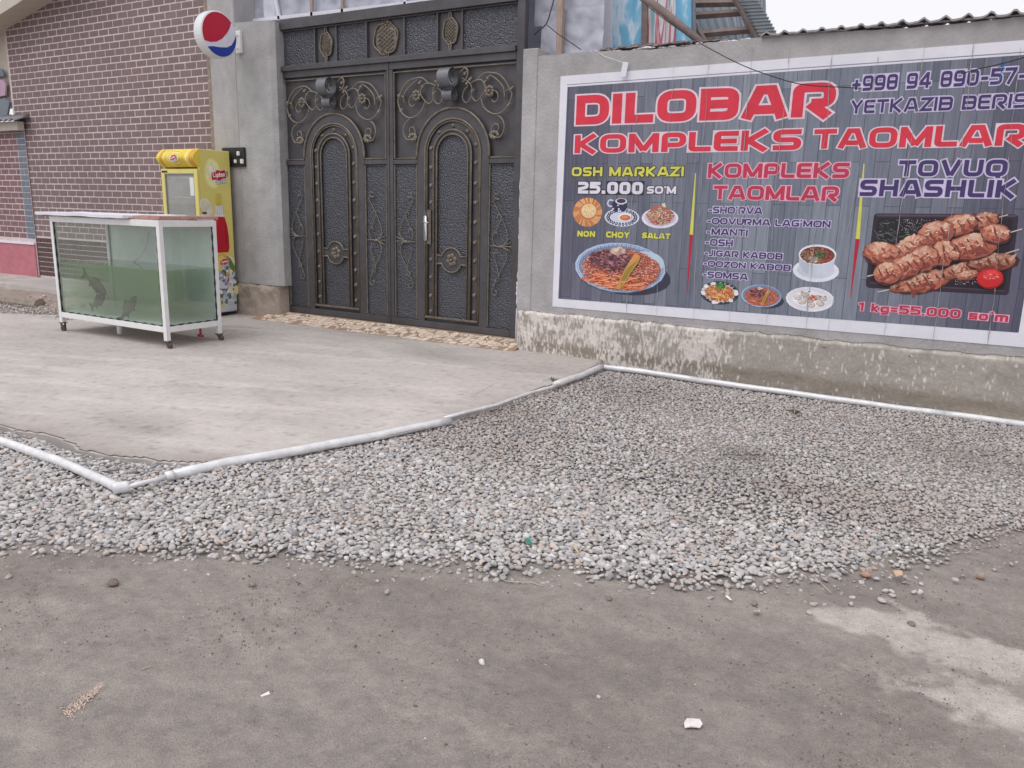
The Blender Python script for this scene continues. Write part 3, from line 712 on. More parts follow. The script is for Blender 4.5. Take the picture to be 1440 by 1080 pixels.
# verge of the roof above
mb = MB()
def sl(x, o=0): return 4.09+(x+12.82)*.215+o
for (x0, x1, ya, yb, o0, o1, mm) in [(-16, -8.85, 6.90, 6.93, -.02, .15, 0), ]:
    mb.v += [(x0, ya, sl(x0, o0)), (x1, ya, sl(x1, o0)), (x1, ya, sl(x1, o1)), (x0, ya, sl(x0, o1)), (x0, yb, sl(x0, o0)), (x1, yb, sl(x1, o0)), (x1, yb, sl(x1, o1)), (x0, yb, sl(x0, o1))]
    for f in [(0,1,2,3),(4,7,6,5),(0,4,5,1),(3,2,6,7),(0,3,7,4),(1,5,6,2)]: mb.face(f)
mb.build('verge_board', M['beige'], bb)
mb = MB(); mb.v = [(-16, 6.93, sl(-16)), (-8.85, 6.93, sl(-8.85)), (-8.85, 7.9, sl(-8.85)), (-16, 7.9, sl(-16)), (-16, 6.93, sl(-16, .03)), (-8.85, 6.93, sl(-8.85, .03)), (-8.85, 7.9, sl(-8.85, .03)), (-16, 7.9, sl(-16, .03))]
for f in [(0,3,2,1),(4,5,6,7),(0,1,5,4),(2,3,7,6),(0,4,7,3),(1,2,6,5)]: mb.face(f)
mb.build('soffit', M['beige'], bb)
mb = MB(); mb.box(-16, -13.42, 7.30, 7.7, 2.9, 4.4); mb.build('side_wall', M['beige'], bb)

# low neighbouring house, in front of its far end
nb = empty('low_house', (-14.5, 7.2, .2), 'low brick house with a pink base and slate awning at the far left edge', 'house')
MB().box(-17, -13.13, 7.2345, 7.245, .2, 2.55).build('wall', M['mortar'], nb)
MB().box(-17, -13.15, 7.215, 7.246, .18, .705).build('plinth', M['pinkbase'], nb)
MB().box(-17, -13.14, 7.20, 7.246, .705, .735).build('plinth_ledge', M['foam'], nb)
bricks(nb, -15.2, -13.36, .74, .74+PH*19.6, 7.232, M['brickred'], 200, 'n', dep=.013)
bricks(nb, -13.36, -13.13, .74, .74+PH*19.6, 7.228, M['brickblue'], 60, 'q', name='corner_brick', dep=.017)
mb = MB(); mb.box(-17, -13.05, 7.10, 7.20, 2.47, 2.60); mb.build('awning_beam', M['beige'], nb)
mb = MB(); nn = 160; x0 = -17; wv = lambda x: .022*math.sin(x*2*math.pi/.15)
for i in range(nn+1):
    x = x0+(4.05)*i/nn; mb.v += [(x, 7.0, 2.605+wv(x)), (x, 7.24, 2.70+wv(x)), (x, 7.0, 2.617+wv(x)), (x, 7.24, 2.712+wv(x))]
for i in range(nn):
    a = i*4; mb.face([a, a+1, a+5, a+4]); mb.face([a+2, a+6, a+7, a+3]); mb.face([a, a+4, a+6, a+2]); mb.face([a+1, a+3, a+7, a+5])
mb.build('awning_sheet', M['slate'], nb, smooth=True)
def upoly(pts, Y, th, m, name, parent):
    q = [W(*p, Y) for p in pts]; mm = MB(); n = len(q); mm.v = [(v.x, Y, v.z) for v in q]+[(v.x, Y+th, v.z) for v in q]
    mm.face(list(range(n))[::-1]); mm.face(range(n, 2*n))
    for i in range(n): mm.face([i, (i+1) % n, (i+1) % n+n, i+n])
    return mm.build(name, m, parent)
upoly([(-20,143), (6,138), (13,143), (10,162), (-20,166)], 7.215, .03, M['bluegrey'], 'metal_cladding', nb)
upoly([(-20,112), (4,112), (8,118), (7,134), (-20,140)], 7.22, .025, mat('faded_pink_panel', lin(186,158,178), var=.08), 'pink_panel', nb)
upoly([(-20,95), (3,97), (5,107), (-20,109)], 7.225, .02, M['bluegrey'], 'ridge_cap', nb)

# ================================================================== grey pier left of the gate
gp_ = empty('gate_pier', (-8.1, 7.35, 0), 'grey rendered pier between the brick wall and the gate, behind the fridge', 'pier')
MB().bbox(-8.70, -8.225, 7.2, 7.7, .40, 4.9, .01).build('tall_column', M['plaster'], gp_)
mb = MB(); X0, X1 = -8.223, -7.565
mb.add([(X0,7.2,.42),(X1-.06,7.2,.42),(X1-.06,7.2,3.585),(X0,7.2,3.61),(X1,7.24,.42),(X1,7.24,3.575),(X1,7.7,.42),(X1,7.7,3.575),(X0,7.7,.42),(X0,7.7,3.61)],
       [(0,1,2,3),(1,4,5,2),(4,6,7,5),(8,0,3,9),(6,8,9,7),(3,2,5,7,9)])
mb.build('column', M['pierplaster'], gp_)
def rough_block(x0, x1, y0, y1, z0, z1, step, amp, seed, top=None):
    nx, nz = int((x1-x0)/step)+1, int((z1-z0)/step)+1; V = []; 
    X = np.linspace(x0, x1, nx); Zs = np.linspace(z0, z1, nz); XX, ZZ = np.meshgrid(X, Zs, indexing='ij')
    f = fbm(XX*9, ZZ*9, 4, seed)-.5; Y = y0-amp*f
    tz = ZZ+np.where(ZZ > z1-.06, (fbm(XX*12, ZZ*0, 3, seed+3)-.5)*.03, 0)
    edge = np.clip((XX-x0)/.03, 0, 1)*np.clip((x1-XX)/.03, 0, 1)*np.clip((z1-ZZ)/.025, 0, 1)
    Y = Y+(1-edge**.5)*.03
    F = grid_faces(nx, nz); F = F[:, ::-1]
    V = np.stack([XX.ravel(), Y.ravel(), tz.ravel()], 1)
    # returns to the wall
    idx = np.arange(nx*nz).reshape(nx, nz); top_ = idx[:, -1]; l = idx[0, :]; r = idx[-1, :]
    def skirt(ring):
        nonlocal V, F
        b = len(V); Q = V[ring].copy(); Q[:, 1] = y1; V = np.concatenate([V, Q]); m_ = len(ring)
        F = np.concatenate([F, np.stack([ring[:-1], ring[1:], b+np.arange(1, m_), b+np.arange(m_-1)], 1)])
    skirt(top_); skirt(l[::-1]); skirt(r)
    return V, F, XX.ravel(), ZZ.ravel()
V, F, XX, ZZ = rough_block(-8.70, -7.60, 7.17, 7.42, -.02, .42, .02, .05, 4)
cb = np.array(lin(168,156,146)); cd = np.array(lin(112,98,84)); k = np.clip((fbm(V[:,0]*6, V[:,2]*9, 4, 8)-.45)*5, 0, 1)[:, None]*np.clip((V[:, 2:3]-.2)/.2, 0, 1)
rough = npmesh('footing', V, F, M['plinth'], cb*(1-k*.7)+cd*k*.7)
rough.parent = gp_; rough.location = -gp_.location
# socket box on the pier
mb_ = empty('socket_panel', (-8.1, 7.19, 2.0), 'black socket panel with two white sockets on the grey pier', 'socket')
a = W(313, 208, 7.18); b = W(345, 232, 7.18)
MB().bbox(a.x, b.x, 7.165, 7.199, b.z-.02, a.z, .004).build('back_plate', M['fin'], mb_)
for (px, py, s) in [(336, 216, .026), (341, 227, .028), (332, 227, .022)]:
    c = W(px, py, 7.16); MB().bbox(c.x-s*.8, c.x+s*.8, 7.135, 7.165, c.z-s, c.z+s, .006).build('socket', M['whiteplas'], mb_)

# ================================================================== the double gate
GY = 7.35; GX0, GXC, GX1, GZ0, GZ1 = -7.705, -5.93, -4.236, .085, 3.035
gate = empty('metal_gate', (-5.97, GY, .08), 'dark double metal gate with arched panels and studs under a transom', 'gate')
mb = MB()
mb.bbox(GX0-.06, GX0+.055, GY-.02, GY+.06, GZ0, 3.60, .004); mb.build('frame_post', M['gate'], gate)
mb = MB(); mb.bbox(GX1-.03, GX1+.06, GY-.02, GY+.06, GZ0-.02, 4.2, .004); mb.build('frame_post', M['gate'], gate)
mb = MB(); mb.bbox(GX0+.058, GX1-.033, GY-.045, GY+.06, 3.02, 3.075, .004); mb.bbox(GX0-.02, GX1-.033, GY-.045, GY+.06, 3.49, 3.60, .004)
mb.build('transom_rail', M['gate'], gate)
MB().box(GX0+.05, GX1-.03, GY+.05, GY+.06, 3.05, 3.52).build('transom_sheet', M['gate'], gate)
tb = [GX0+.055, -7.04, -6.70, -6.25, -5.71, -5.265, -4.945, GX1-.035]
for i in range(7):
    a, b = tb[i]+.008, tb[i+1]-.008
    if i % 2 == 0: MB().box(a, b, GY+.02, GY+.05, 3.09, 3.475).build('hammered_panel', M['hammer'], gate)
    else:
        MB().box(a, b, GY+.03, GY+.05, 3.09, 3.475).build('plain_panel', M['gate'], gate)
        c = (a+b)/2; big = i == 3; rx, rz = (.155, .185) if big else (.085, .145)
        mm = MB(); ring = []
        for k in range(40):
            t = 2*math.pi*k/40; q = 1+.05*math.sin(6*t)+(.10*math.cos(2*t)); ring.append((c+rx*q*math.cos(t), GY+.012, 3.283+rz*q*math.sin(t)))
        mm.tube(ring, .011, 6, closed=True)
        for (q0, q1, y_) in ((.97, .80, GY+.014), (.80, .5, GY+.008), (.5, 0, GY+.004)):
            b0 = len(mm.v)
            for k in range(24):
                t = 2*math.pi*k/24; mm.v += [(c+rx*q0*math.cos(t), y_+.006, 3.283+rz*q0*math.sin(t)), (c+rx*q1*math.cos(t), y_, 3.283+rz*q1*math.sin(t))]
            for k in range(24): a_ = b0+2*k; n_ = b0+2*((k+1) % 24); mm.face([a_, n_, n_+1, a_+1])
        for k in range(9):                                     # basket lattice in the oval
            for sgn in (1, -1):
                pts = []
                for j in range(9):
                    u = -1+2*j/8; v = -1+2*k/8+sgn*.35*u*0+ (u*sgn)*.55; 
                    if u*u+v*v < .92: pts.append((c+rx*.95*u, GY+.016-.02*(1-u*u-v*v), 3.283+rz*.95*v))
                if len(pts) > 2: mm.tube(pts, .0045, 5)
        for sgn in (1, -1):
            for s2 in (1, -1):
                pts = [(c+s2*(.01+rx*.5*(j/9)*math.cos(j*.55)), GY+.01, 3.283+sgn*(rz*.98+.05*math.sin(j*.5))) for j in range(10)]
                mm.tube(pts, .008, 5)
        mm.build('ornament', M['bronze'], gate, smooth=True)
mb = MB()
for x in tb[1:-1]: mb.bbox(x-.008, x+.008, GY-.005, GY+.05, 3.076, 3.489, .002)
mb.bbox(tb[0], tb[-1], GY-.010, GY+.03, 3.076, 3.090, .003); mb.bbox(tb[0], tb[-1], GY-.010, GY+.03, 3.476, 3.489, .003)
mb.build('glazing_bar', mat('transom_bar_steel', lin(98,97,102), rough=.5, metal=.3), gate)
MB().bbox(GX0+.055, GX1-.033, GY-.005, GY+.05, .06, .085, .003).build('sill_rail', M['gate'], gate)

def spiral(cx, cz, r0, r1, a0, a1, n=18):
    return [(cx+(r0+(r1-r0)*t)*math.cos(a0+(a1-a0)*t), cz+(r0+(r1-r0)*t)*math.sin(a0+(a1-a0)*t)) for t in [i/(n-1) for i in range(n)]]
def crv(P, k=5):
    P = [Vector(p) for p in P]; Q = []
    for i in range(len(P)-1):
        a = P[max(i-1, 0)]; b = P[i]; c = P[i+1]; d = P[min(i+2, len(P)-1)]
        for j in range(k):
            t = j/k; Q.append(.5*((2*b)+(c-a)*t+(2*a-5*b+4*c-d)*t*t+(3*b-3*c+d-a)*t**3))
    Q.append(P[-1]); return Q
def leaf(cx, mir, has_handle, x0, x1):
    root = MB(); Y = GY
    root.box(x0+.02, x1-.02, Y+.03, Y+.04, GZ0+.02, GZ1-.02)
    for a, b, c, d in [(x0, x1, GZ0, GZ0+.075), (x0, x1, GZ1-.09, GZ1), (x0, cx-.815, GZ0+.076, GZ1-.091), (cx+.815, x1, GZ0+.076, GZ1-.091)]:
        if b-a > .01: root.bbox(a, b, Y-.015, Y+.03, c, d, .003)
    lf = root.build('gate_leaf', M['gate'], gate)
    def P(mm, name, m, smooth=False): return mm.build(name, M[m], lf, smooth=smooth)
    # stiles and the middle rail
    mm = MB()
    for s in (-1, 1):
        mm.bbox(*sorted((cx+s*.475, cx+s*.375)), Y-.012, Y+.03, GZ0+.076, 2.02, .003)
        mm.bbox(*sorted((cx+s*.815, cx+s*.476)), Y-.010, Y+.03, 1.925, 1.975, .003)
    P(mm, 'stile', 'gate')
    for s in (-1, 1):
        mm = MB(); mm.box(*sorted((cx+s*.815, cx+s*.476)), Y+.008, Y+.03, GZ0+.076, 1.924); P(mm, 'hammered_panel', 'hammer')
        mm = MB(); xa, xb = sorted((cx+s*.800, cx+s*.485))
        mm.tube([(xa, Y-.004, .172), (xb, Y-.004, .172), (xb, Y-.004, 1.912), (xa, Y-.004, 1.912)], .010, 6, closed=True); P(mm, 'panel_moulding', 'bronze')
        mm = MB(); xa, xb = sorted((cx+s*.800, cx+s*.484)); mm.tube([(xb if s < 0 else xa, Y-.004, 1.988), (xa if s < 0 else xb, Y-.004, 1.988), (xa if s < 0 else xb, Y-.004, 2.912), (cx, Y-.004, 2.912)], .011, 6); P(mm, 'panel_moulding', 'bronze')
    def arch(r, zb, rr, name='arch_moulding', y=Y-.012, m='bronze', close=False):
        pts = [(cx-r, y, zb)]+[(cx-r, y, 2.03-.0)]+[(cx-r*math.cos(t), y, 2.03+r*math.sin(t)) for t in np.linspace(0.08, math.pi-.08, 22)]+[(cx+r, y, 2.03), (cx+r, y, zb)]
        mm = MB(); mm.tube(pts, rr, 7, closed=close); P(mm, name, m, True)
    def band(r0, r1, y0, y1, zb, m, name):
        mm = MB(); o = [(cx-r1, zb)]+[(cx-r1*math.cos(t), 2.03+r1*math.sin(t)) for t in np.linspace(0, math.pi, 25)]+[(cx+r1, zb)]
        q = [(cx-r0, zb)]+[(cx-r0*math.cos(t), 2.03+r0*math.sin(t)) for t in np.linspace(0, math.pi, 25)]+[(cx+r0, zb)]
        n_ = len(o)
        mm.v = [(a, y0, b) for a, b in o]+[(a, y0, b) for a, b in q]+[(a, y1, b) for a, b in o]+[(a, y1, b) for a, b in q]
        for i in range(n_-1): mm.face([i, n_+i, n_+i+1, i+1]); mm.face([i, i+1, 2*n_+i+1, 2*n_+i]); mm.face([n_+i, 3*n_+i, 3*n_+i+1, n_+i+1])
        P(mm, name, m)
    arch(.478, 1.99, .014); band(.372, .466, Y-.006, Y+.03, 1.99, 'gate', 'arch_band')
    arch(.366, .215, .013); arch(.342, .215, .008, y=Y-.008)
    band(.258, .335, Y+.012, Y+.03, .20, 'gate', 'stud_band')
    arch(.250, .225, .012); band(.212, .244, Y-.004, Y+.03, .20, 'gate', 'inner_band'); arch(.205, .225, .010)
    mm = MB(); o = [(cx-.20, .22)]+[(cx-.2*math.cos(t), 2.03+.2*math.sin(t)) for t in np.linspace(0, math.pi, 21)]+[(cx+.2, .22)]
    mm.prism(o, Y+.010, Y+.03); P(mm, 'hammered_centre', 'hammer')
    MB_ = MB(); MB_.bbox(cx-.365, cx+.365, Y-.02, Y+.0, .198, .222, .003); P(MB_, 'foot_moulding', 'bronze')
    # studs
    if 'stud' not in _brick_me:
        q = MB(); q.dome((0, 0, 0), .026, n=10, h=.022); q.dome((0, 0.004, 0), .034, n=10, h=.006)
        me = bpy.data.meshes.new('stud'); me.from_pydata(q.v, [], q.f); me.materials.append(M['bronze']); me.polygons.foreach_set('use_smooth', [True]*len(q.f)); me.update(); _brick_me['stud'] = me
    S = []
    zl = [2.09, 1.895, 1.70, 1.50, 1.31, 1.09, .878, .69, .50, .315] if not has_handle else [2.09, 1.885, 1.69, 1.505, .866, .667, .453, .27]
    zr = [2.12, 1.93, 1.715, 1.51, 1.30, 1.08, .88, .68, .50, .31]
    S += [(cx-.297, z_) for z_ in zl]+[(cx+.297, z_) for z_ in zr]
    S += [(cx+.297*math.cos(t), 2.03+.297*math.sin(t)) for t in (math.pi/2, math.pi/2-.68, math.pi/2+.68)]
    for x, z_ in S:
        o = bpy.data.objects.new('stud', _brick_me['stud']); o.location = Vector((x, Y+.010, z_))-wloc(lf); link(o, lf)
    # boss with flower
    mm = MB(); mm.lathe([(.12, 0), (.12, .02)], lambda a, b, h: (cx+a, Y+.012-h, .878+b), 24); 
    mm.bbox(cx-.205, cx+.205, Y-.006, Y+.012, .822, .925, .003); P(mm, 'boss_plate', 'gate')
    mm = MB()
    for s in (1, -1):
        t0 = .33; pts = [(cx-.205, Y-.014, .878+s*.05)]+[(cx-.135*math.cos(t), Y-.014, .878+s*.135*math.sin(t)) for t in np.linspace(t0, math.pi-t0, 16)]+[(cx+.205, Y-.014, .878+s*.05)]
        mm.tube(pts, .011, 7)
    P(mm, 'boss_rim', 'bronze', True)
    mm = MB()
    for k in range(6):
        t = k*math.pi/3+.3; mm.dome((cx+.047*math.cos(t), Y-.01, .878+.05*math.sin(t)), .032, n=8, h=.018)
    mm.dome((cx, Y-.018, .878), .02, n=8, h=.018); P(mm, 'flower', 'bronze', True)
    # wrought scrolls on the low side panels
    for s in (-1, 1):
        mm = MB(); ox = cx+s*.64; y = Y-.012
        def sc(pts, r=.0052): mm.tube(crv([(ox+s*a, y, 1.06+b) for a, b in pts], 2 if len(pts) > 12 else 5), r, 5)
        sc(spiral(-.055, .53, .012, .045, 0.5, 5.6)[:]+[(-.11, .49), (-.03, .36), (.06, .20), (.085, .10), (.055, .02), (0, -.005), (-.06, .0), (-.10, .05), (-.10, .11), (-.07, .15), (-.04, .13), (-.045, .10)])
        sc(spiral(-.03, .31, .010, .036, 3.5, -.6)+[(-.005, .27), (-.06, .16), (-.075, .11)])
        sc([(-.055, -.10), (-.085, -.07), (-.08, -.12), (-.04, -.22), (-.01, -.33)]+spiral(-.045, -.36, .035, .010, .6, -4.6))
        sc([(0, -.005), (.06, -.03), (.085, -.11), (.05, -.20), (-.03, -.33), (-.09, -.46)]+spiral(-.06, -.50, .045, .012, 2.8, 8.2))
        for dx, dz in [(.13, .05), (.14, .0), (.12, -.05), (-.13, .0), (.11, .09)]: sc([(0, -.004), (dx*.6, dz*.5), (dx, dz)], .0055)
        mm.dome((ox, y+.004, 1.056), .02, n=8, h=.018)
        P(mm, 'wrought_scroll', 'scroll', True)
    # floral corner scrolls over the arch
    for s in (-1, 1):
        mm = MB(); y = Y-.014
        def sc(pts, r=.008): mm.tube(crv([(cx+s*a, y-.008*math.sin(i*.6), b) for i, (a, b) in enumerate(pts)]), r*.95, 6)
        sc([(.10, 2.86), (.16, 2.90), (.20, 2.86), (.18, 2.79), (.13, 2.76)], .010)
        sc([(.12, 2.80), (.20, 2.76), (.25, 2.70), (.24, 2.60), (.18, 2.55), (.13, 2.60), (.15, 2.68), (.20, 2.72)])
        sc([(.24, 2.62), (.30, 2.56), (.37, 2.60), (.42, 2.68), (.38, 2.76), (.30, 2.77), (.22, 2.74)])
        sc([(.30, 2.76), (.40, 2.83), (.50, 2.83), (.60, 2.80), (.68, 2.72), (.73, 2.62)], .009)
        sc([(.46, 2.82), (.56, 2.76), (.64, 2.68), (.66, 2.58)], .008)
        sc([(.36, 2.60), (.40, 2.50), (.48, 2.44), (.57, 2.42), (.66, 2.46), (.72, 2.54), (.74, 2.62), (.70, 2.66), (.65, 2.62), (.66, 2.57)], .009)
        sc([(.50, 2.66), (.56, 2.64), (.58, 2.58), (.54, 2.54), (.50, 2.56)], .008)
        sc([(.56, 2.42), (.64, 2.36), (.66, 2.27), (.61, 2.19), (.53, 2.20), (.50, 2.26), (.53, 2.32), (.58, 2.31), (.58, 2.26)], .009)
        for k in range(7):                                      # small leaves at the lower curl and along the stems
            t = k*.8; mm.dome((cx+s*(.535+.045*math.cos(t)), y, 2.215+.03*math.sin(t)), .022, n=6, h=.016)
        for (a, b) in [(.18, 2.74), (.22, 2.78), (.155, 2.84), (.40, 2.74), (.44, 2.78), (.73, 2.66), (.70, 2.50), (.25, 2.66)]:
            mm.dome((cx+s*a, y, b), .02, n=6, h=.016); mm.dome((cx+s*a+.018, y, b+.016), .014, n=6, h=.012)
        P(mm, 'corner_scroll', 'scroll', True)
        mm = MB(); fx, fz = cx+s*.475, 2.65
        for k in range(8):
            t = k*math.pi/4; mm.dome((fx+.042*math.cos(t), y-.014, fz+.042*math.sin(t)), .023, n=7, h=.016)
        mm.lathe([(.05, 0), (.05, .012)], lambda a, b, h: (fx+a, y-h, fz+b), 16); mm.dome((fx, y-.02, fz), .022, n=8, h=.022)
        P(mm, 'flower', 'bronze', True)
    # two rolled steel bands as keystone, axis along the gate
    for (zc, rr, hw, yc) in [(2.80, .098, .072, Y-.112), (2.628, .062, .062, Y-.072)]:
        mm = MB(); n_ = 40
        for i in range(n_):
            t = 2*math.pi*i/(n_-1)*.97+1.6
            for q in (rr, rr-.006):
                for s in (-1, 1): mm.v.append((cx+s*hw, yc-q*math.cos(t)*1.0, zc+q*math.sin(t)))
        for i in range(n_-1):
            a = i*4; mm.face([a, a+1, a+5, a+4]); mm.face([a+2, a+6, a+7, a+3]); mm.face([a, a+4, a+6, a+2]); mm.face([a+1, a+3, a+7, a+5])
        P(mm, 'rolled_band', 'ring')
        mm = MB(); mm.tube([(cx+hw-.02, yc+rr*.3*math.cos(u), zc+rr*.5*math.sin(u)) for u in np.linspace(0, 5, 14)], .007, 6); P(mm, 'inner_curl', 'gate', True)
    if has_handle:
        mm = MB(); mm.tube([(cx-.36, Y-.018, 1.43), (cx-.285, Y-.018, 1.43), (cx-.285, Y-.018, 1.04), (cx-.36, Y-.018, 1.04)], .009, 6, closed=True)
        mm.box(cx-.355, cx-.29, Y-.012, Y+.01, 1.045, 1.425); P(mm, 'lock_box', 'bronze')
        mm = MB(); o = [(cx-.352+.022*math.cos(t)+.0, 1.34+.022*math.sin(t)) for t in np.linspace(0, math.pi, 8)]+[(cx-.352+.022*math.cos(t), 1.10+.022*math.sin(t)) for t in np.linspace(math.pi, 2*math.pi, 8)]
        mm.prism(o, Y-.034, Y-.02); mm.tube([(cx-.352, Y-.03, 1.29), (cx-.352, Y-.075, 1.29), (cx-.31, Y-.08, 1.288), (cx-.27, Y-.078, 1.284)], .009, 8); P(mm, 'handle', 'chrome', True)
    return lf
leaf(-6.775, 1, False, GX0+.058, GXC-.012)
leaf(-5.052, -1, True, GXC+.012, GX1-.034)
mb = MB(); mb.bbox(GXC-.011, GXC+.011, GY-.022, GY+.03, GZ0, GZ1, .003); mb.build('meeting_stile', M['gate'], gate)

# stone crazy paving ramp at the gate foot
ramp = empty('stone_threshold', (-5.9, 7.2, 0), 'sloping threshold strip of cream broken stones below the gate', 'threshold')
RY0 = lambda x: 6.98+.0*x; RY1 = 7.335
mb = MB(); xs_ = np.linspace(-7.9, -4.02, 60)
def rz(x, y): return .003+.078*max(0, min(1, (y-RY0(x))/(RY1-RY0(x))))
for i, x in enumerate(xs_):
    j = .02*math.sin(x*9)+.012*math.sin(x*23)
    for t in (0, .5, 1):
        y = RY0(x)-.03+j+(RY1+.02-RY0(x)+.03-j)*t; mb.v.append((x, y, rz(x, y)+(0 if t else -.002)))
for i in range(59):
    for k in (0, 1): a = i*3+k; mb.face([a, a+3, a+4, a+1])
mb.build('mortar_bed', M['grout'], ramp, smooth=True)
nxs, nys = 50, 5; L = {}
for i in range(nxs+1):
    for j in range(nys+1):
        x = -7.80+3.72*i/nxs; L[i, j] = (x+random.uniform(-.026, .026), RY0(x)-.01+(RY1-.03-RY0(x))*j/nys+(random.uniform(-.022, .022) if j else random.uniform(-.03, .01)))
for i in range(nxs):
    for j in range(nys):
        P4 = [L[i, j], L[i+1, j], L[i+1, j+1], L[i, j+1]]
        if random.random() < .06: continue
        if random.random() < .3: P4.pop(random.randrange(4))
        cx_ = sum(p[0] for p in P4)/len(P4); cy_ = sum(p[1] for p in P4)/len(P4)
        P4 = [(cx_+(p[0]-cx_)*.86, cy_+(p[1]-cy_)*.80) for p in P4]
        mm = MB(); n_ = len(P4); mm.v = [(p[0], p[1], rz(*p)+.0045) for p in P4]+[(p[0]*1.0, p[1], rz(*p)-.01) for p in P4]
        mm.face(range(n_))
        for k in range(n_): mm.face([k, k+n_, (k+1) % n_+n_, (k+1) % n_])
        mm.build('stone_piece', M['tile'], ramp, loc=(cx_, cy_, .03))
# foam sealant squeezed out along the right jamb
mb = MB(); o_ = 0
for (z0, z1, w_) in [(1.95, 1.25, .016), (1.2, .72, .010), (.70, .42, .022), (.40, -.0, .008)]:
    pts = []; r_ = []
    for k in range(14):
        o_ = o_*.6+random.uniform(-.008, .008); pts.append((-4.158+o_+(z0-.9)*.0, 7.30, z0+(z1-z0)*k/13)); r_.append(max(.003, w_*random.uniform(.4, 1.25)))
    mb.tube(pts, r_, 6)
mb.tube([(-4.125, 7.22, .42), (-4.13, 7.22, .02)], .005, 5)
tag(mb.build('foam_sealant', M['foam'], smooth=True), 'line of white foam sealant between the gate and the banner wall', 'sealant')

# ================================================================== banner wall
bw = empty('boundary_wall', (-1.5, 7.28, 0), 'grey rendered wall carrying the big food banner at right', 'wall')
def topline(x): return 2.93
mb = MB(); n_ = 320; X = np.linspace(-3.93, 3.0, n_)
for x in X:
    t = 2.915+.012*math.sin(x*3)+.02*(float(fbm(np.array(x*11.), np.array(0.), 3, 3))-.5)*(1 if x < -1.7 else .3)
    mb.v += [(x, 7.18, -.4), (x, 7.18, t), (x, 7.40, t), (x, 7.40, -.4)]
for i in range(n_-1):
    a = i*4
    for k in range(3): mb.face([a+k, a+4+k, a+5+k, a+1+k])
mb.face([0, 1, 2, 3]); mb.face([n_*4-1, n_*4-2, n_*4-3, n_*4-4])
mb.build('wall', M['plaster'], bw)
mb = MB(); mb.bbox(-4.10, -3.932, 7.172, 7.42, -.2, 3.0, .008); mb.build('end_pier', M['plaster'], bw)
V, F, XX, ZZ = rough_block(-4.06, 3.0, 7.105, 7.185, -.35, .425, .0095, .018, 14)
x_, z_ = V[:, 0], V[:, 2]
base_ = np.array(lin(166,159,152)); white = np.array(lin(224,216,212)); damp = np.array(lin(134,124,112)); olive = np.array(lin(148,140,130))
n1 = .78*fbm(x_*80, z_*22, 2, 7)+.22*fbm(x_*22, z_*9, 3, 6); n2 = fbm(x_*5, z_*5, 3, 9); n3 = fbm(x_*16, z_*7, 3, 17)
am = np.clip(1.15-(x_+4.06)/2.1, 0, 1)*.95+.75*np.exp(-((x_+2.05)/.22)**2)+.35*np.exp(-((x_+2.6)/.5)**2)+.12*np.exp(-((x_+.6)/.5)**2)-.02
am = am*np.clip(.55+.9*(n2-.35), 0, 1.2)
wl = .10-.02*(x_+4)+.08*(fbm(x_*1.6, z_*0, 2, 5)-.5)             # damp line
dm = np.clip((wl+.06-z_)/.05, 0, 1)*np.clip(1.2-(wl-.16-z_)/.1*0, 0, 1)
dm2 = np.clip((wl-.06-z_)/.06, 0, 1)
c = base_*(1+.25*(n2-.5))[:, None]
c = c*(1-.75*dm[:, None])+olive*.75*dm[:, None]; bnd = np.exp(-((z_-wl)/.05)**2)*.55; c = c*(1-bnd[:, None])+damp*bnd[:, None]
c = c*(1-.35*dm2[:, None])+base_*.95*.35*dm2[:, None]
wf = np.clip((am*.60*(.45+1.1*n2)-.98+n1*1.45-.25*bnd)*7, 0, .8)[:, None]; c = c*(1-wf)+white*wf
wf2 = np.clip((n3-.66)*8, 0, 1)[:, None]*dm2[:, None]*.6; c = c*(1-wf2)+white*.9*wf2
dk = np.clip((fbm(x_*26, z_*22, 3, 27)-.60)*6, 0, 1)[:, None]*.4*np.clip(am*1.6, .25, 1)[:, None]; c = c*(1-dk)+np.array(lin(110,98,88))*dk
tl = np.exp(-((z_-.405)/.012)**2)[:, None]*.6*np.clip(fbm(x_*14, z_*0, 2, 2)*2-.5, 0, 1)[:, None]; c = c*(1-tl)+white*tl
pl = npmesh('plinth', V, F, M['plinth'], c); pl.parent = bw; pl.location = -bw.location
# broken mortar crest on the left half of the wall, slate coping on the right half
mb = MB()
for i in range(190):
    x = -3.9+2.2*random.random(); s = random.uniform(.012, .036); T = templates(I0, 1, i+50, .3)[0]*s
    y_ = 7.2+random.uniform(0, .1); mb.add([(x+q[0]*1.6, y_+q[1], 2.915+q[2]*.7+s*.2) for q in T], [tuple(f) for f in F0])
mb.build('mortar_crest', M['foam'], bw, kind='stuff')
mb = MB(); nn = 230; per = .148
def wv2(x): return .026*max(0, math.sin(2*math.pi*x/per))**1.5*1.1
def ct(x): return 2.94+.05*(x+1.9)/2.0
xa, xb = -1.78, 3.0
for i in range(nn+1):
    x = xa+(xb-xa)*i/nn; t = 2.935+wv2(x)+.004*math.sin(x*40)
    mb.v += [(x, 7.13, t), (x, 7.46, t+.02), (x, 7.13, t-.014), (x, 7.46, t+.006)]
for i in range(nn):
    a = i*4; mb.face([a, a+4, a+5, a+1]); mb.face([a+2, a+3, a+7, a+6]); mb.face([a, a+2, a+6, a+4]); mb.face([a+1, a+5, a+7, a+3])
mb.build('slate_coping', M['coping'], bw)
mb = MB()
for i in range(70):
    x = -1.75+3*random.random(); s = random.uniform(.02, .04); T = templates(I0, 1, i+250, .3)[0]*s
    mb.add([(x+q[0]*2.0, 7.165+q[1]*.6, 2.925+q[2]*.45) for q in T], [tuple(f) for f in F0])
mb.build('mortar_crest', M['plaster'], bw, kind='stuff')
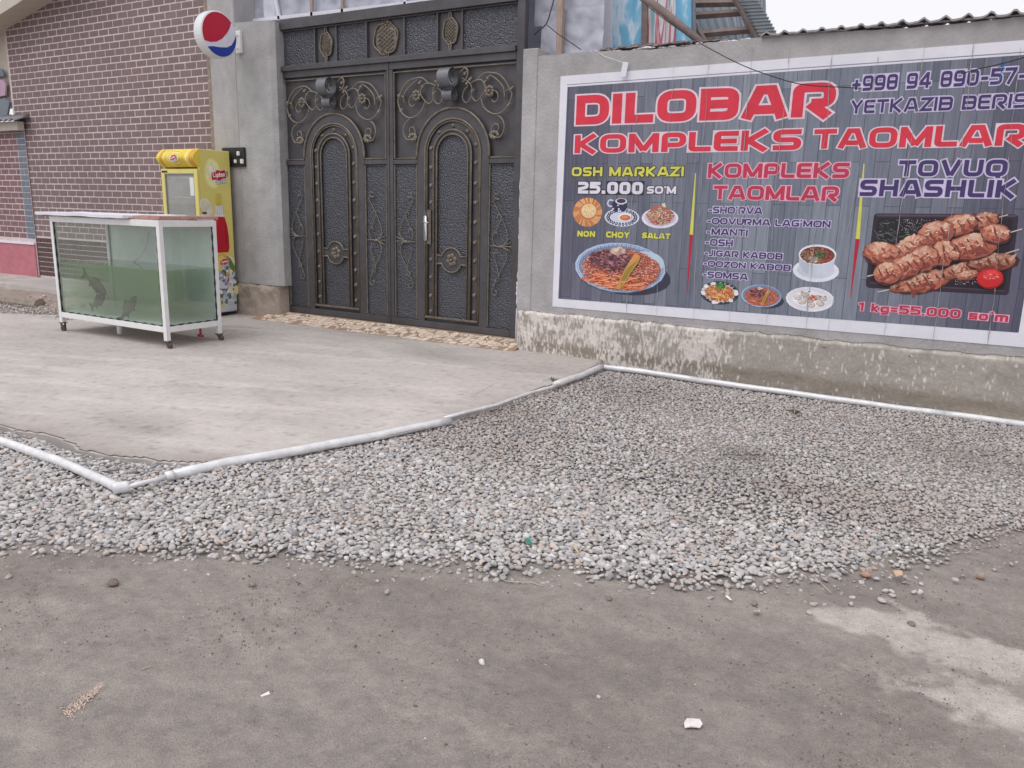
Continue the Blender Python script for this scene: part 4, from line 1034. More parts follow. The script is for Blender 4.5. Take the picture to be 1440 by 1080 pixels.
# dark slate shards lying along the crest
mb = MB()
for i in range(20):
    x = -3.30+1.2*i/20; l = random.uniform(.05, .12); h = random.uniform(.01, .03); t = 2.935+random.uniform(-.005, .01)
    mb.add([(x, 7.22, t), (x+l, 7.20, t+random.uniform(-.01,.01)), (x+l*.9, 7.23, t+h), (x+l*.2, 7.22, t+h*.8), (x, 7.36, t), (x+l, 7.36, t), (x+l*.9, 7.36, t+h), (x+l*.2, 7.36, t+h*.8)],
           [(0,1,2,3),(7,6,5,4),(0,4,5,1),(1,5,6,2),(2,6,7,3),(3,7,4,0)])
mb.build('slate_shard', M['wooddk'], bw, kind='stuff')
# pale drips of cement water running down over wall and banner
DR = [((897,120),(880,455)), ((947,92),(920,470)), ((998,80),(972,480)), ((1058,66),(1022,490)), ((1110,62),(1072,500)), ((1172,66),(1128,500)), ((1236,80),(1164,470)), ((1302,50),(1240,505)), ((1372,50),(1308,515)), ((1436,66),(1385,530))]
for a, b in DR:
    p = W(*a, 7.16); q = W(*b, 7.16); mm = MB(); o1 = 0; pts = []; rr = []
    for k in range(46):
        o1 = o1*.8+random.uniform(-.006, .006); t = k/45; pts.append((p.x+(q.x-p.x)*t+o1, 7.1625 if p.z+(q.z-p.z)*t > .43 else 7.09, p.z+(q.z-p.z)*t)); rr.append(random.choice([.0008, .0012, .0012, .0018, .0034]))
    pts = [v for v in pts if v[2] > .44]; rr = rr[:len(pts)]
    mm.tube(pts, rr, 4); mm.build('cement_drip', M['plaster'], bw)
# ================================================================== lettering: a wide square-shouldered stroke alphabet
def glyph(ch, t):
    l = t/2; b = t/2; u = 1-t/2; m = .5
    def g(W): return W-t/2
    S = []; 
    if ch in 'DO0Q':
        Wd = {'D': .98, 'O': 1.04, '0': .80, 'Q': 1.04}[ch]; r = g(Wd)
        if ch == 'D': S = [([(l, b), (r, b), (r, u), (l, u)], True, (.02, .30, .30, .02))]
        else: S = [([(l, b), (r, b), (r, u), (l, u)], True, .27 if ch != '0' else .2)]
        if ch == 'Q': S.append(([(Wd*.62, b+.02), (Wd*.62, -.10)], False, 0))
        return Wd, S
    if ch in "IJTLEFHKNMAVXYZURPBSCG":
        Wd = {'I': t, 'J': .6, 'T': .90, 'L': .80, 'E': .84, 'F': .8, 'H': .96, 'K': .95, 'N': .98, 'M': 1.16, 'A': 1.08, 'V': 1.02, 'X': .95, 'Y': .95, 'Z': .88, 'U': .96, 'R': .98, 'P': .90, 'B': .98, 'S': .92, 'C': .9, 'G': .98}[ch]; r = g(Wd)
        S = {'I': [([(l, 0), (l, 1)], False, 0)],
             'J': [([(r, 1), (r, b), (0, b)], False, .2)],
             'T': [([(0, u), (Wd, u)], False, 0), ([(Wd/2, 0), (Wd/2, u-b)], False, 0)],
             'L': [([(l, 1), (l, b), (Wd, b)], False, .12)],
             'E': [([(Wd, u), (l, u), (l, b), (Wd, b)], False, .14), ([(l+b, m), (Wd-.05, m)], False, 0)],
             'F': [([(Wd, u), (l, u), (l, 0)], False, .14), ([(l+b, m), (Wd-.08, m)], False, 0)],
             'H': [([(l, 0), (l, 1)], False, 0), ([(r, 0), (r, 1)], False, 0), ([(l+b, m), (r-b, m)], False, 0)],
             'K': [([(l, 0), (l, 1)], False, 0), ([(r, 1.0), (l+.10, m-.02)], False, 0), ([(l+.10, m+.02), (r, 0)], False, 0)],
             'N': [([(l, 0), (l, 1)], False, 0), ([(r, 0), (r, 1)], False, 0), ([(l+.02, .93), (r-.02, .07)], False, 0)],
             'M': [([(l, 0), (l, 1)], False, 0), ([(r, 0), (r, 1)], False, 0), ([(l+.02, .92), (Wd/2, .10)], False, 0), ([(Wd/2, .10), (r-.02, .92)], False, 0)],
             'A': [([(l*.75, 0), (Wd*.37, u), (Wd*.63, u), (Wd-l*.75, 0)], False, 0), ([(Wd*.28, .27), (Wd*.72, .27)], False, 0)],
             'V': [([(l*.75, 1), (Wd*.46, .05)], False, 0), ([(Wd*.54, .05), (Wd-l*.75, 1)], False, 0)],
             'X': [([(l, 0), (r, 1)], False, 0), ([(l, 1), (r, 0)], False, 0)],
             'Y': [([(l*.8, 1), (Wd/2, .42)], False, 0), ([(Wd/2, .42), (Wd-l*.8, 1)], False, 0), ([(Wd/2, 0), (Wd/2, .46)], False, 0)],
             'Z': [([(0, u), (r, u), (l, b), (Wd, b)], False, 0)],
             'U': [([(l, 1), (l, b), (r, b), (r, 1)], False, .26)],
             'R': [([(l, 0), (l, u), (r, u), (r, .40), (Wd*.45, .40)], False, (.14, .22, .22)), ([(Wd*.42, .40), (r, 0)], False, 0)],
             'P': [([(l, 0), (l, u), (r, u), (r, .36), (l+b, .36)], False, (.14, .22, .22))],
             'B': [([(l, b), (r, b), (r, u-.02), (l, u)], True, (.05, .2, .2, .05)), ([(l+b, m), (r-b, m)], False, 0)],
             'S': [([(Wd-.02, u), (l, u), (l, m), (r, m), (r, b), (.02, b)], False, .19)],
             'C': [([(Wd, u), (l, u), (l, b), (Wd, b)], False, .25)],
             'G': [([(Wd, u), (l, u), (l, b), (r, b), (r, .47), (Wd*.52, .47)], False, (.25, .25, .14, .05))]}[ch]
        return Wd, S
    D = .80; r = g(D)
    T = {'1': (.42, [([(0, .80), (.42-l, u), (.42-l, 0)], False, .03)]),
         '2': (D, [([(0, u), (r, u), (r, .54), (l, .40), (l, b), (D, b)], False, (.24, .2, 0, 0))]),
         '4': (D+.06, [([(r-.1, 0), (r-.1, 1)], False, 0), ([(r-.14, .93), (l, .36)], False, 0), ([(0, .29), (D+.06, .29)], False, 0)]),
         '5': (D, [([(D, u), (l, u), (l, .58), (r, .58), (r, b), (0, b)], False, (0, 0, .22, .22))]),
         '7': (D, [([(0, u), (D, u)], False, 0), ([(r-.02, u-.05), (D*.36, 0)], False, 0)]),
         '8': (D, [([(l, b), (r, b), (r, u), (l, u)], True, .18), ([(l+b, m), (r-b, m)], False, 0)]),
         '9': (D, [([(r, .40), (l, .40), (l, u), (r, u), (r, b), (.03, b)], False, .17)]),
         '+': (.72, [([(.03, .42), (.69, .42)], False, 0), ([(.36, .09), (.36, .75)], False, 0)]),
         '-': (.55, [([(.04, .42), (.51, .42)], False, 0)]),
         '=': (.6, [([(.03, .58), (.57, .58)], False, 0), ([(.03, .28), (.57, .28)], False, 0)]),
         '.': (t*1.15, [([(t*.55, 0), (t*.55, t*1.05)], False, 0)]),
         '`': (.26, [([(.05, 1.02), (.20, .82)], False, 0)]),
         "'": (.24, [([(.16, 1.02), (.09, .74)], False, 0)]),
         'k': (.66, [([(l, 0), (l, 1)], False, 0), ([(.66-l, .74), (l+.08, .36), ], False, 0), ([(l+.08, .38), (.66-l, 0)], False, 0)]),
         'g': (.70, [([(.70-l, .70-l+.02), (l, .70-l), (l, b), (.70-l, b)], False, .13), ([(.70-l, .74), (.70-l, -.16), (.06, -.16)], False, .14)]),
         's': (.62, [([(.62, .74-l), (l, .74-l), (l, .37), (.62-l, .37), (.62-l, b), (0, b)], False, .09)]),
         'o': (.68, [([(l, b), (.68-l, b), (.68-l, .74-l), (l, .74-l)], True, .16)]),
         'm': (.98, [([(l, 0), (l, .74-l), (.98-l, .74-l), (.98-l, 0)], False, .12), ([(.49, 0), (.49, .74-l)], False, 0)]),
         'i': (t, [([(l, 0), (l, .70)], False, 0), ([(l, .84), (l, 1.0)], False, 0)]),
         'p': (.66, [([(l, -.26), (l, .72-l), (.66-l, .72-l), (.66-l, b), (l+b, b)], False, .14)]),
         't': (.46, [([(l+.06, 1.0), (l+.06, b), (.46, b)], False, .1), ([(0, .70-l), (.46, .70-l)], False, 0)]),
         'n': (.66, [([(l, 0), (l, .72-l), (.66-l, .72-l), (.66-l, 0)], False, .14)]),
         ' ': (.42, [])}
    return T[ch]
def rounded(pts, closed, r, n=5, hmin=0):
    P = [np.array(p, float) for p in pts]; N = len(P); out = []
    inner = range(N) if closed else range(1, N-1)
    ri = list(r) if hasattr(r, '__len__') else None
    if not closed: out.append(P[0])
    for c_, i in enumerate(inner):
        a, b, c = P[(i-1) % N], P[i], P[(i+1) % N]; rr = ri[c_] if ri else r
        if rr < hmin: rr = 0
        u, v = a-b, c-b; lu, lv = np.linalg.norm(u), np.linalg.norm(v); u /= lu; v /= lv
        ca = np.clip(u@v, -1, 1); ang = math.acos(ca)
        d = min(rr/max(math.tan(ang/2), 1e-3), lu*.48, lv*.48)
        if d < 1e-4 or rr <= 0: out.append(b); continue
        p0, p1 = b+u*d, b+v*d
        for k in range(n+1):
            s = k/n; out.append((1-s)**2*p0+2*s*(1-s)*b+s*s*p1)
    if not closed: out.append(P[-1])
    return out
def offset_ribbon(P, closed, h, ext):
    P = [np.array(p, float) for p in P]
    if ext and not closed:
        d = P[0]-P[1]; P[0] = P[0]+d/np.linalg.norm(d)*ext; d = P[-1]-P[-2]; P[-1] = P[-1]+d/np.linalg.norm(d)*ext
    N = len(P); L_, R_ = [], []
    for i in range(N):
        a = P[(i-1) % N] if (i or closed) else None; c = P[(i+1) % N] if (i < N-1 or closed) else None
        ns = []
        if a is not None: d = P[i]-a; d /= np.linalg.norm(d); ns.append(np.array([-d[1], d[0]]))
        if c is not None: d = c-P[i]; d /= np.linalg.norm(d); ns.append(np.array([-d[1], d[0]]))
        nn = sum(ns); ln = np.linalg.norm(nn)
        nn = ns[0] if ln < .2 else nn/ln
        k = min(1/max(nn@ns[0], .35), 2.4)
        L_.append(P[i]+nn*h*k); R_.append(P[i]-nn*h*k)
    return L_, R_
def write(mb, s, x0, x1, z0, z1, fill, line, T, t=.24, o=.055, lay=.0012, gap=.13):
    """stroke text filling the box x0..x1, z0..z1; T(a, b, depth) places a flat point."""
    adv = []; tot = 0
    for ch in s:
        Wd, S = glyph(ch, t); adv.append((tot, Wd, S)); tot += Wd+gap
    tot -= gap; sx = (x1-x0)/tot; sz = z1-z0; k = 0
    for (a, Wd, S) in adv:
        for j, (pts, cl, r) in enumerate(S):
            for (h, e, colr, dep) in ([(t/2+o, o, line, lay)] if line else [])+[(t/2, 0, fill, lay*2.4)]:
                RP = rounded(pts, cl, r, 5, h*.98)
                A, B = offset_ribbon(RP, cl, h, e); n = len(A); d = dep+(j % 3)*lay*.22+(k % 2)*lay*.08
                mb.col = colr; Q = [((x0+(a+p[0])*sx, z0+p[1]*sz), (x0+(a+q[0])*sx, z0+q[1]*sz)) for p, q in zip(A, B)]
                for i in range(n if cl else n-1):
                    i2 = (i+1) % n; dd = d+i*.000008; b0 = len(mb.v)
                    mb.v += [T(*Q[i][0], dd), T(*Q[i2][0], dd), T(*Q[i2][1], dd), T(*Q[i][1], dd)]; mb.face([b0, b0+1, b0+2, b0+3])
        k += 1
BY = 7.1735
TB = lambda a, b, d: (a, BY-d, b)
banner = empty('food_banner', (-1.6, 7.176, .5), 'large printed menu banner with red and purple lettering and food pictures on the grey wall', 'banner')
mb = MB(); mb.add([(-3.675, 7.1745, .485), (.455, 7.1745, .505), (.455, 7.1745, 2.755), (-3.675, 7.1745, 2.722), (-3.675, 7.1795, .485), (.455, 7.1795, .505), (.455, 7.1795, 2.755), (-3.675, 7.1795, 2.722)],
       [(0,1,2,3), (7,6,5,4), (0,4,5,1), (1,5,6,2), (2,6,7,3), (3,7,4,0)])
mb.build('sheet', M['foam'], banner)
mb = MB(); nx_ = 34; V = []
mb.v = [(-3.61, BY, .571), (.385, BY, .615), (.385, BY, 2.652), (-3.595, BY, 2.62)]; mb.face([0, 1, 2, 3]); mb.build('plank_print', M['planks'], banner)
mb = MB(); mb.v = [(-3.60, BY-.0004, 2.638), (.39, BY-.0004, 2.668), (.39, BY-.0004, 2.674), (-3.60, BY-.0004, 2.643)]; mb.col = lin(132,128,150); mb.face([0, 1, 2, 3]); mb.build('border_line', M['print'], banner)
RED, PINK, PUR, LIL, YEL, BLK, WHT = lin(214,56,76), lin(226,206,218), lin(72,58,110), lin(206,198,226), lin(214,212,92), lin(50,50,56), lin(226,222,236)
CRI, PK2 = lin(190,58,88), lin(236,176,196)
def zz(ox, oy, s, BL, BR, TL):
    f = lambda p: W(ox+p[0]/s, oy+p[1]/s, 7.17); a, b, c = f(BL), f(BR), f(TL); return a.x, b.x, (a.z+b.z)/2, c.z
def line(s, box, fill, outl, t=.24, o=.055, gap=.13, name='lettering', xr=None):
    x0, x1, z0, z1 = box; x1 = xr or x1; mb = MB(); write(mb, s, x0, x1, z0, z1, fill, outl, TB, t, o, gap=gap); return mb.build(name, M['print'], banner)
line('DILOBAR', zz(790,90,3.692,(72,318),(1412,268),(72,165)), RED, PINK, .27, .055, .10)
line('KOMPLEKS', zz(790,90,3.692,(65,468),(1240,440),(65,370)), RED, PINK, .24, .06, .10)
line('TAOMLAR', zz(1040,0,3.6,(370,755),(1443,733),(370,655)), RED, PINK, .24, .06, .10)
line('+998 94 890-57-8', (-1.024, .262, 2.452, 2.568), PUR, LIL, .20, .085, .14)
line('YETKAZIB BERISH', (-1.014, .305, 2.28, 2.382), PUR, LIL, .20, .085, .14)
line('OSH MARKAZI', zz(740,200,4,(255,195),(885,188),(255,140)), YEL, BLK, .24, .07, .14)
line('25.000', zz(740,200,4,(290,292),(655,290),(290,222)), WHT, BLK, .27, .07, .10)
line("SO'M", zz(740,200,4,(677,291),(842,289),(677,247)), WHT, BLK, .27, .08, .09)
line('NON', zz(740,200,4,(287,532),(387,532),(287,497)), YEL, BLK, .30, .06, .10)
line('CHOY', zz(740,200,4,(448,538),(580,538),(448,501)), YEL, BLK, .30, .06, .09)
line('SALAT', zz(740,200,4,(650,542),(810,543),(650,507)), YEL, BLK, .30, .06, .09)
line('KOMPLEKS', zz(980,210,5.684,(85,230),(1212,225),(85,115)), CRI, PK2, .23, .07, .12)
line('TAOMLAR', zz(980,210,5.684,(128,404),(1128,406),(128,290)), CRI, PK2, .23, .07, .12)
for s, BL, BR, TL in [('-SHO`RVA', (90,513), (520,515), (90,456)), ('-QOVURMA LAG`MON', (80,605), (1066,615), (80,546)), ('-MANTI', (75,688), (403,690), (75,630)),
        ('-OSH', (65,772), (285,774), (65,714)), ('-JIGAR KABOB', (58,860), (683,873), (58,802)), ('-QOZON KABOB', (50,944), (748,962), (50,887)), ('-SOMSA', (45,1030), (405,1038), (45,972))]:
    b = zz(980,210,5.684,BL,BR,TL); line(s, b, PUR, LIL, .21, .11, .13, 'menu_line')
line('TOVUQ', zz(1040,0,3.6,(800,895),(1350,890),(800,812)), PUR, LIL, .24, .08, .14)
line('SHASHLIK', (-.873, .222, 1.630, 1.760), PUR, LIL, .24, .08, .13)
_a = W(1240, 400, 7.17)
b = zz(1040,250,3.6,(600,676),(1358,726),(600,630)); line('1 kg=55.000 so`m', b, CRI, PK2, .21, .08, .12)
b = zz(1040,0,3.6,(675,1020),(1445,1015),(675,935)); print('shashlik', b)
# coloured divider rules
for top, mid, bot in [((978,243), (972,330), (966,412)), ((1215,230), (1206,336), (1196,418))]:
    for (p, q, c1, w0, w1) in [(top, mid, YEL, .004, .016), (mid, bot, lin(186,40,66), .016, .003)]:
        a, b = W(*p, 7.17), W(*q, 7.17); mb = MB(); mb.col = c1
        mb.v = [(a.x-w0, BY-.001, a.z), (a.x+w0, BY-.001, a.z), (b.x+w1, BY-.001, b.z), (b.x-w1, BY-.001, b.z)]; mb.face([0, 3, 2, 1]); mb.build('divider_rule', M['print'], banner)

# food pictures: flat print laid down as many small coloured shapes
class Pic:
    def __init__(s, cx, cz, sx, sz, rot=0): s.mb = MB(); s.c = (cx, cz); s.s = (sx, sz); s.d = .0006; s.rot = rot
    def poly(s, pts, col, dd=.000012):
        s.d += dd; c, q = math.cos(s.rot), math.sin(s.rot); s.mb.col = tuple(col); b = len(s.mb.v)
        for x, z in pts: x, z = x*c-z*q, x*q+z*c; s.mb.v.append((s.c[0]+x*s.s[0], BY-s.d, s.c[1]+z*s.s[1]))
        s.mb.face([b+i for i in range(len(pts))])
    def ell(s, x, z, rx, rz, col, a=0, n=20, j=0):
        p = []
        for k in range(n):
            t = 2*math.pi*k/n; r = 1+(random.uniform(-j, j) if j else 0); u, v = rx*r*math.cos(t), rz*r*math.sin(t)
            p.append((x+u*math.cos(a)-v*math.sin(a), z+u*math.sin(a)+v*math.cos(a)))
        s.poly(p, col)
    def ringdots(s, rx, rz, n, rr, col):
        for k in range(n):
            t = 2*math.pi*k/n; s.ell(rx*math.cos(t), rz*math.sin(t), rr, rr, col, n=7)
    def done(s, name='food_picture'): return s.mb.build(name, M['print'], banner)
def rnd_disk(rx, rz):
    t = random.uniform(0, 6.283); q = math.sqrt(random.random()); return rx*q*math.cos(t), rz*q*math.sin(t)
def mixc(cols, j=.18):
    c = random.choice(cols); k = random.uniform(1-j, 1+j); return (c[0]*k, c[1]*k, c[2]*k)
def pic_at(px, py, wpx, hpx, rot=0):
    c = W(px, py, 7.17); a = W(px-wpx/2, py, 7.17); b = W(px+wpx/2, py, 7.17); u = W(px, py-hpx/2, 7.17); d = W(px, py+hpx/2, 7.17)
    return Pic(c.x, c.z, (b.x-a.x)/2, (u.z-d.z)/2, rot)
RICE = [lin(222,150,128), lin(206,120,104), lin(232,176,156), lin(188,100,88), lin(240,196,176)]
MEAT = [lin(120,72,84), lin(96,58,72), lin(150,98,104), lin(176,126,128), lin(84,52,66)]
CARR = [lin(228,132,92), lin(210,104,70), lin(238,160,120)]
def plov(p, small=False):
    n = 1 if not small else .35
    p.ell(.16, -.28, .98, .74, lin(62,62,78), -.05); p.ell(0, 0, 1, 1, lin(70,86,128)); p.ell(0, .015, .985, .975, lin(176,196,222)); p.ell(.02, .04, .93, .90, lin(122,140,176))
    if not small:
        p.ringdots(.92, .89, 60, .036, lin(206,216,232)); p.ringdots(.92, .89, 60, .018, lin(96,112,156))
        p.ell(.55, .35, .36, .42, lin(190,208,226), .4)
    p.ell(.03, -.04, .83, .80, lin(176,96,84), j=.05, n=40)
    for _ in range(int(1500*n)):
        x, z = rnd_disk(.84, .80); a = random.uniform(0, 3.14); p.ell(x+.03, z-.04, random.uniform(.018, .035), .012, mixc(RICE), a, 6)
    for _ in range(int(120*n)):
        x, z = rnd_disk(.7, .3); a = random.uniform(-.5, .9); p.ell(x-.02, z-.55, random.uniform(.06, .12), .022, mixc(CARR), a, 8)
    for _ in range(int(260*n)):
        x, z = rnd_disk(.46, .38); p.ell(x-.20, z+.30, random.uniform(.03, .075), random.uniform(.03, .05), mixc(MEAT), random.uniform(0, 3), 7, .2)
    for _ in range(int(50*n)):
        x, z = rnd_disk(.12, .12); p.ell(x-.08, z+.66, .05, .07, mixc([lin(214,186,170), lin(190,158,146), lin(228,206,190)]), random.uniform(0, 3), 7)
    p.poly([(.28, .66), (.42, .56), (.40, .30), (.30, -.10), (.22, -.60), (.14, -.82), (.06, -.80), (.10, -.40), (.17, .10)], lin(198,152,84))
    p.poly([(.36, .36), (.34, .20), (.24, -.30), (.16, -.72), (.12, -.40), (.20, .05)], lin(158,134,60)); p.poly([(.30, .62), (.38, .54), (.30, .25), (.22, .30)], lin(222,150,92))
    if not small: p.ell(.66, -.28, .12, .045, lin(226,124,88), -.2); p.ell(.2, -.5, .1, .03, lin(232,150,110), .3)
p = pic_at(870, 377, 130, 72, -.10); plov(p); p.done()
p = pic_at(826, 298.5, 41, 41)                                   # round bread
p.ell(0, 0, 1, 1, lin(206,138,90), n=36)
for k in range(46):
    t = 2*math.pi*k/46; p.poly([(.58*math.cos(t), .58*math.sin(t)), (.99*math.cos(t+.16), .99*math.sin(t+.16)), (.99*math.cos(t+.22), .99*math.sin(t+.22)), (.58*math.cos(t+.05), .58*math.sin(t+.05))], mixc([lin(236,190,136), lin(190,112,66)]))
p.ell(.06, .08, .58, .56, lin(188,120,74)); p.ell(.08, .10, .52, .5, lin(232,200,152)); 
for k in range(90):
    x, z = rnd_disk(.42, .40); p.ell(x+.08, z+.1, .05, .03, mixc([lin(246,228,190), lin(216,176,120), lin(238,210,160)]), random.uniform(0, 3), 6)
p.done()
p = pic_at(874.5, 299, 49, 42)                                   # teapot and bowl on a patterned plate
p.ell(0, -.32, 1, .62, lin(226,228,240)); 
for k in range(26):
    t = 2*math.pi*k/26; p.ell(.80*math.cos(t), -.32+.47*math.sin(t), .12, .075, lin(52,58,98), t, 10); p.ell(.80*math.cos(t), -.32+.47*math.sin(t), .045, .03, lin(214,218,236), t, 7)
p.ell(0, -.30, .62, .36, lin(210,214,230)); p.ell(-.18, .42, .46, .42, lin(58,60,92))
for k in range(26): x, z = rnd_disk(.4, .36); p.ell(x-.16, z+.38, .05, .07, mixc([lin(214,216,232), lin(40,42,76)]), random.uniform(0, 3), 7)
p.ell(-.08, .76, .34, .20, lin(222,222,238)); p.ell(-.08, .78, .26, .15, lin(84,54,70)); 
for k in range(9): t = 1.0+k*.5; p.ell(-.68+.17*math.cos(t), .62+.22*math.sin(t), .06, .06, lin(206,210,230), n=8)
p.ell(.20, -.30, .40, .26, lin(238,232,232)); p.ell(.20, -.33, .31, .19, lin(196,106,72)); p.ell(.16, -.30, .2, .11, lin(220,140,100)); p.done()
p = pic_at(928, 303, 52, 38)                                     # salad
p.ell(0, -.2, 1, .76, lin(226,222,236)); p.ell(0, -.16, .86, .62, lin(198,190,206)); p.ell(0, .02, .72, .72, lin(176,104,96), j=.1)
for k in range(330):
    x, z = rnd_disk(.70, .72); z = z+.04
    if z > .55-.8*abs(x)*.9+.15: continue
    p.ell(x, z, random.uniform(.05, .12), .022, mixc([lin(206,120,110), lin(232,196,170), lin(160,84,86), lin(220,214,190), lin(176,170,120)]), random.uniform(0, 3.1), 6)
p.poly([(.05, .85), (.22, .95), (.30, .60), (.14, .62)], lin(228,224,188)); p.done()
p = pic_at(1011.5, 412, 55, 33)                                  # lagman
p.ell(0, 0, 1, 1, lin(52,54,66)); p.ell(0, .03, .93, .9, lin(222,220,228)); 
for k in range(22): t = 2*math.pi*k/22; p.ell(.88*math.cos(t), .86*math.sin(t), .10, .12, mixc([lin(232,230,236), lin(60,64,74)]), t, 8)
p.ell(0, 0, .76, .74, lin(196,112,72))
for k in range(260): x, z = rnd_disk(.74, .70); p.ell(x, z, random.uniform(.08, .2), .022, mixc([lin(232,184,120), lin(214,140,84), lin(190,84,58), lin(240,208,150)]), random.uniform(0, 3.1), 8)
for k in range(26): x, z = rnd_disk(.22, .2); p.ell(x+.02, z+.62, .12, .08, mixc([lin(62,124,70), lin(86,150,84), lin(48,96,60)]), random.uniform(0, 3), 7)
for x, z in [(-.82, -.12), (-.24, -.82), (.62, -.56), (.86, .05), (-.7, .5)]: p.ell(x, z, .12, .16, lin(240,238,240))
p.done()
p = pic_at(1070, 416.5, 58, 33, -.04); plov(p, True); p.done()
p = pic_at(1138.5, 421, 69, 35)                                  # dumplings
p.ell(0, 0, 1, 1, lin(232,232,240)); p.ell(0, .04, .9, .86, lin(222,222,232)); p.ell(0, .02, .72, .66, lin(236,236,242))
for x, z in [(-.5, .08), (-.3, -.25), (.08, -.45), (.45, -.28), (.55, .12), (.3, .2), (-.12, .15), (.0, -.1), (-.22, .38)]:
    p.ell(x, z, .17, .21, lin(176,162,158), j=.08); p.ell(x-.01, z+.03, .14, .17, mixc([lin(226,216,208), lin(206,192,186)], .05), j=.1)
    for k in range(5): a = random.uniform(0, 3.1); p.ell(x+random.uniform(-.08, .08), z+random.uniform(-.08, .1), .07, .018, lin(186,168,160), a, 6)
for k in range(22): x, z = rnd_disk(.2, .26); p.ell(x+.10, z+.12, .05, .05, mixc([lin(196,84,62), lin(160,58,50), lin(222,140,110)]), 0, 7)
for x, z in [(-.35, .55), (.42, .3), (.62, .3), (-.05, .62)]: p.ell(x, z, .05, .05, lin(96,108,84), 0, 6)
p.done()
p = pic_at(1148, 370, 66, 54)                                    # soup in a white bowl
p.ell(0, -.40, 1, .60, lin(226,230,240)); p.ell(0, -.36, .82, .46, lin(204,210,224)); p.poly([(-.80, .42), (.80, .42), (.74, -.10), (.55, -.46), (.3, -.62), (-.3, -.62), (-.55, -.46), (-.74, -.10)], lin(206,212,226))
p.poly([(-.80, .42), (-.3, .0), (-.3, -.62), (-.55, -.46), (-.74, -.10)], lin(190,196,212)); p.ell(0, .44, .81, .53, lin(232,234,242)); p.ell(0, .41, .74, .45, lin(120,62,52))
for k in range(140): x, z = rnd_disk(.70, .41); p.ell(x, z+.40, random.uniform(.04, .12), .04, mixc([lin(150,84,66) if x > .2 else lin(176,128,96), lin(110,80,66), lin(166,76,62) if x > .2 else lin(140,116,96)]), random.uniform(0, 3), 7)
for k in range(30): x, z = rnd_disk(.2, .14); p.ell(x+.1, z+.42, .09, .05, mixc([lin(70,92,62), lin(92,112,70), lin(58,72,56)]), random.uniform(0, 3), 6)
for k in range(14): x, z = rnd_disk(.2, .12); p.ell(x-.15, z+.18, .08, .05, mixc([lin(206,190,180), lin(170,150,146)]), random.uniform(0, 3), 6)
p.done()
# skewered chicken on a dark tray: picture space is the 1440-px crop scaled (1200..1440, 280..430)/6
class Pic2(Pic):
    def __init__(s): s.mb = MB(); s.d = .0006
    def poly(s, pts, col, dd=.000012):
        s.d += dd; s.mb.col = tuple(col); b = len(s.mb.v)
        for x, y in pts: q = W(1200+x/6, 280+y/6, 7.17); s.mb.v.append((q.x, BY-s.d, q.z))
        s.mb.face([b+i for i in range(len(pts))][::-1])
p = Pic2(); TR = rounded([(175,120), (1398,128), (1310,812), (100,748)], True, 40, 6); p.poly([tuple(q) for q in TR], lin(54,46,58))
TR = rounded([(205,158), (1350,166), (1278,770), (140,700)], True, 40, 6); p.poly([tuple(q) for q in TR], lin(42,36,46)); p.poly([(190,128), (1380,134), (1370,150), (200,146)], lin(86,74,88)); p.poly([(140,700), (1278,770), (1274,782), (136,712)], lin(78,66,78))
for k in range(60):                                              # rosemary
    x = random.uniform(150, 520); y = random.uniform(170, 350); a = random.uniform(-.2, 1.2); l = random.uniform(20, 60)
    p.poly([(x, y), (x+l*math.cos(a), y+l*math.sin(a)-2), (x+l*math.cos(a), y+l*math.sin(a)+4), (x, y+4)], mixc([lin(92,108,100), lin(70,86,80), lin(120,132,120)]))
for k in range(70): x, y = random.uniform(430, 700), random.uniform(170, 300); p.ell(x, y, 3, 3, mixc([lin(210,200,210)]), n=5)
for k in range(60): x, y = random.uniform(860, 1060), random.uniform(640, 720); p.ell(x, y, 3, 3, mixc([lin(210,200,210)]), n=5)
for a, b in [((115,652),(240,622)), ((205,784),(340,756)), ((1180,165),(1305,132)), ((1270,296),(1425,252)), ((1270,464),(1398,424))]:
    p.poly([(a[0], a[1]-5), (b[0], b[1]-5), (b[0], b[1]+5), (a[0], a[1]+5)], lin(206,190,176))
CH = [lin(208,160,138), lin(184,130,110), lin(224,186,164), lin(158,100,86), lin(186,118,96)]; GRL = [lin(132,66,54), lin(108,52,46), lin(154,82,64)]
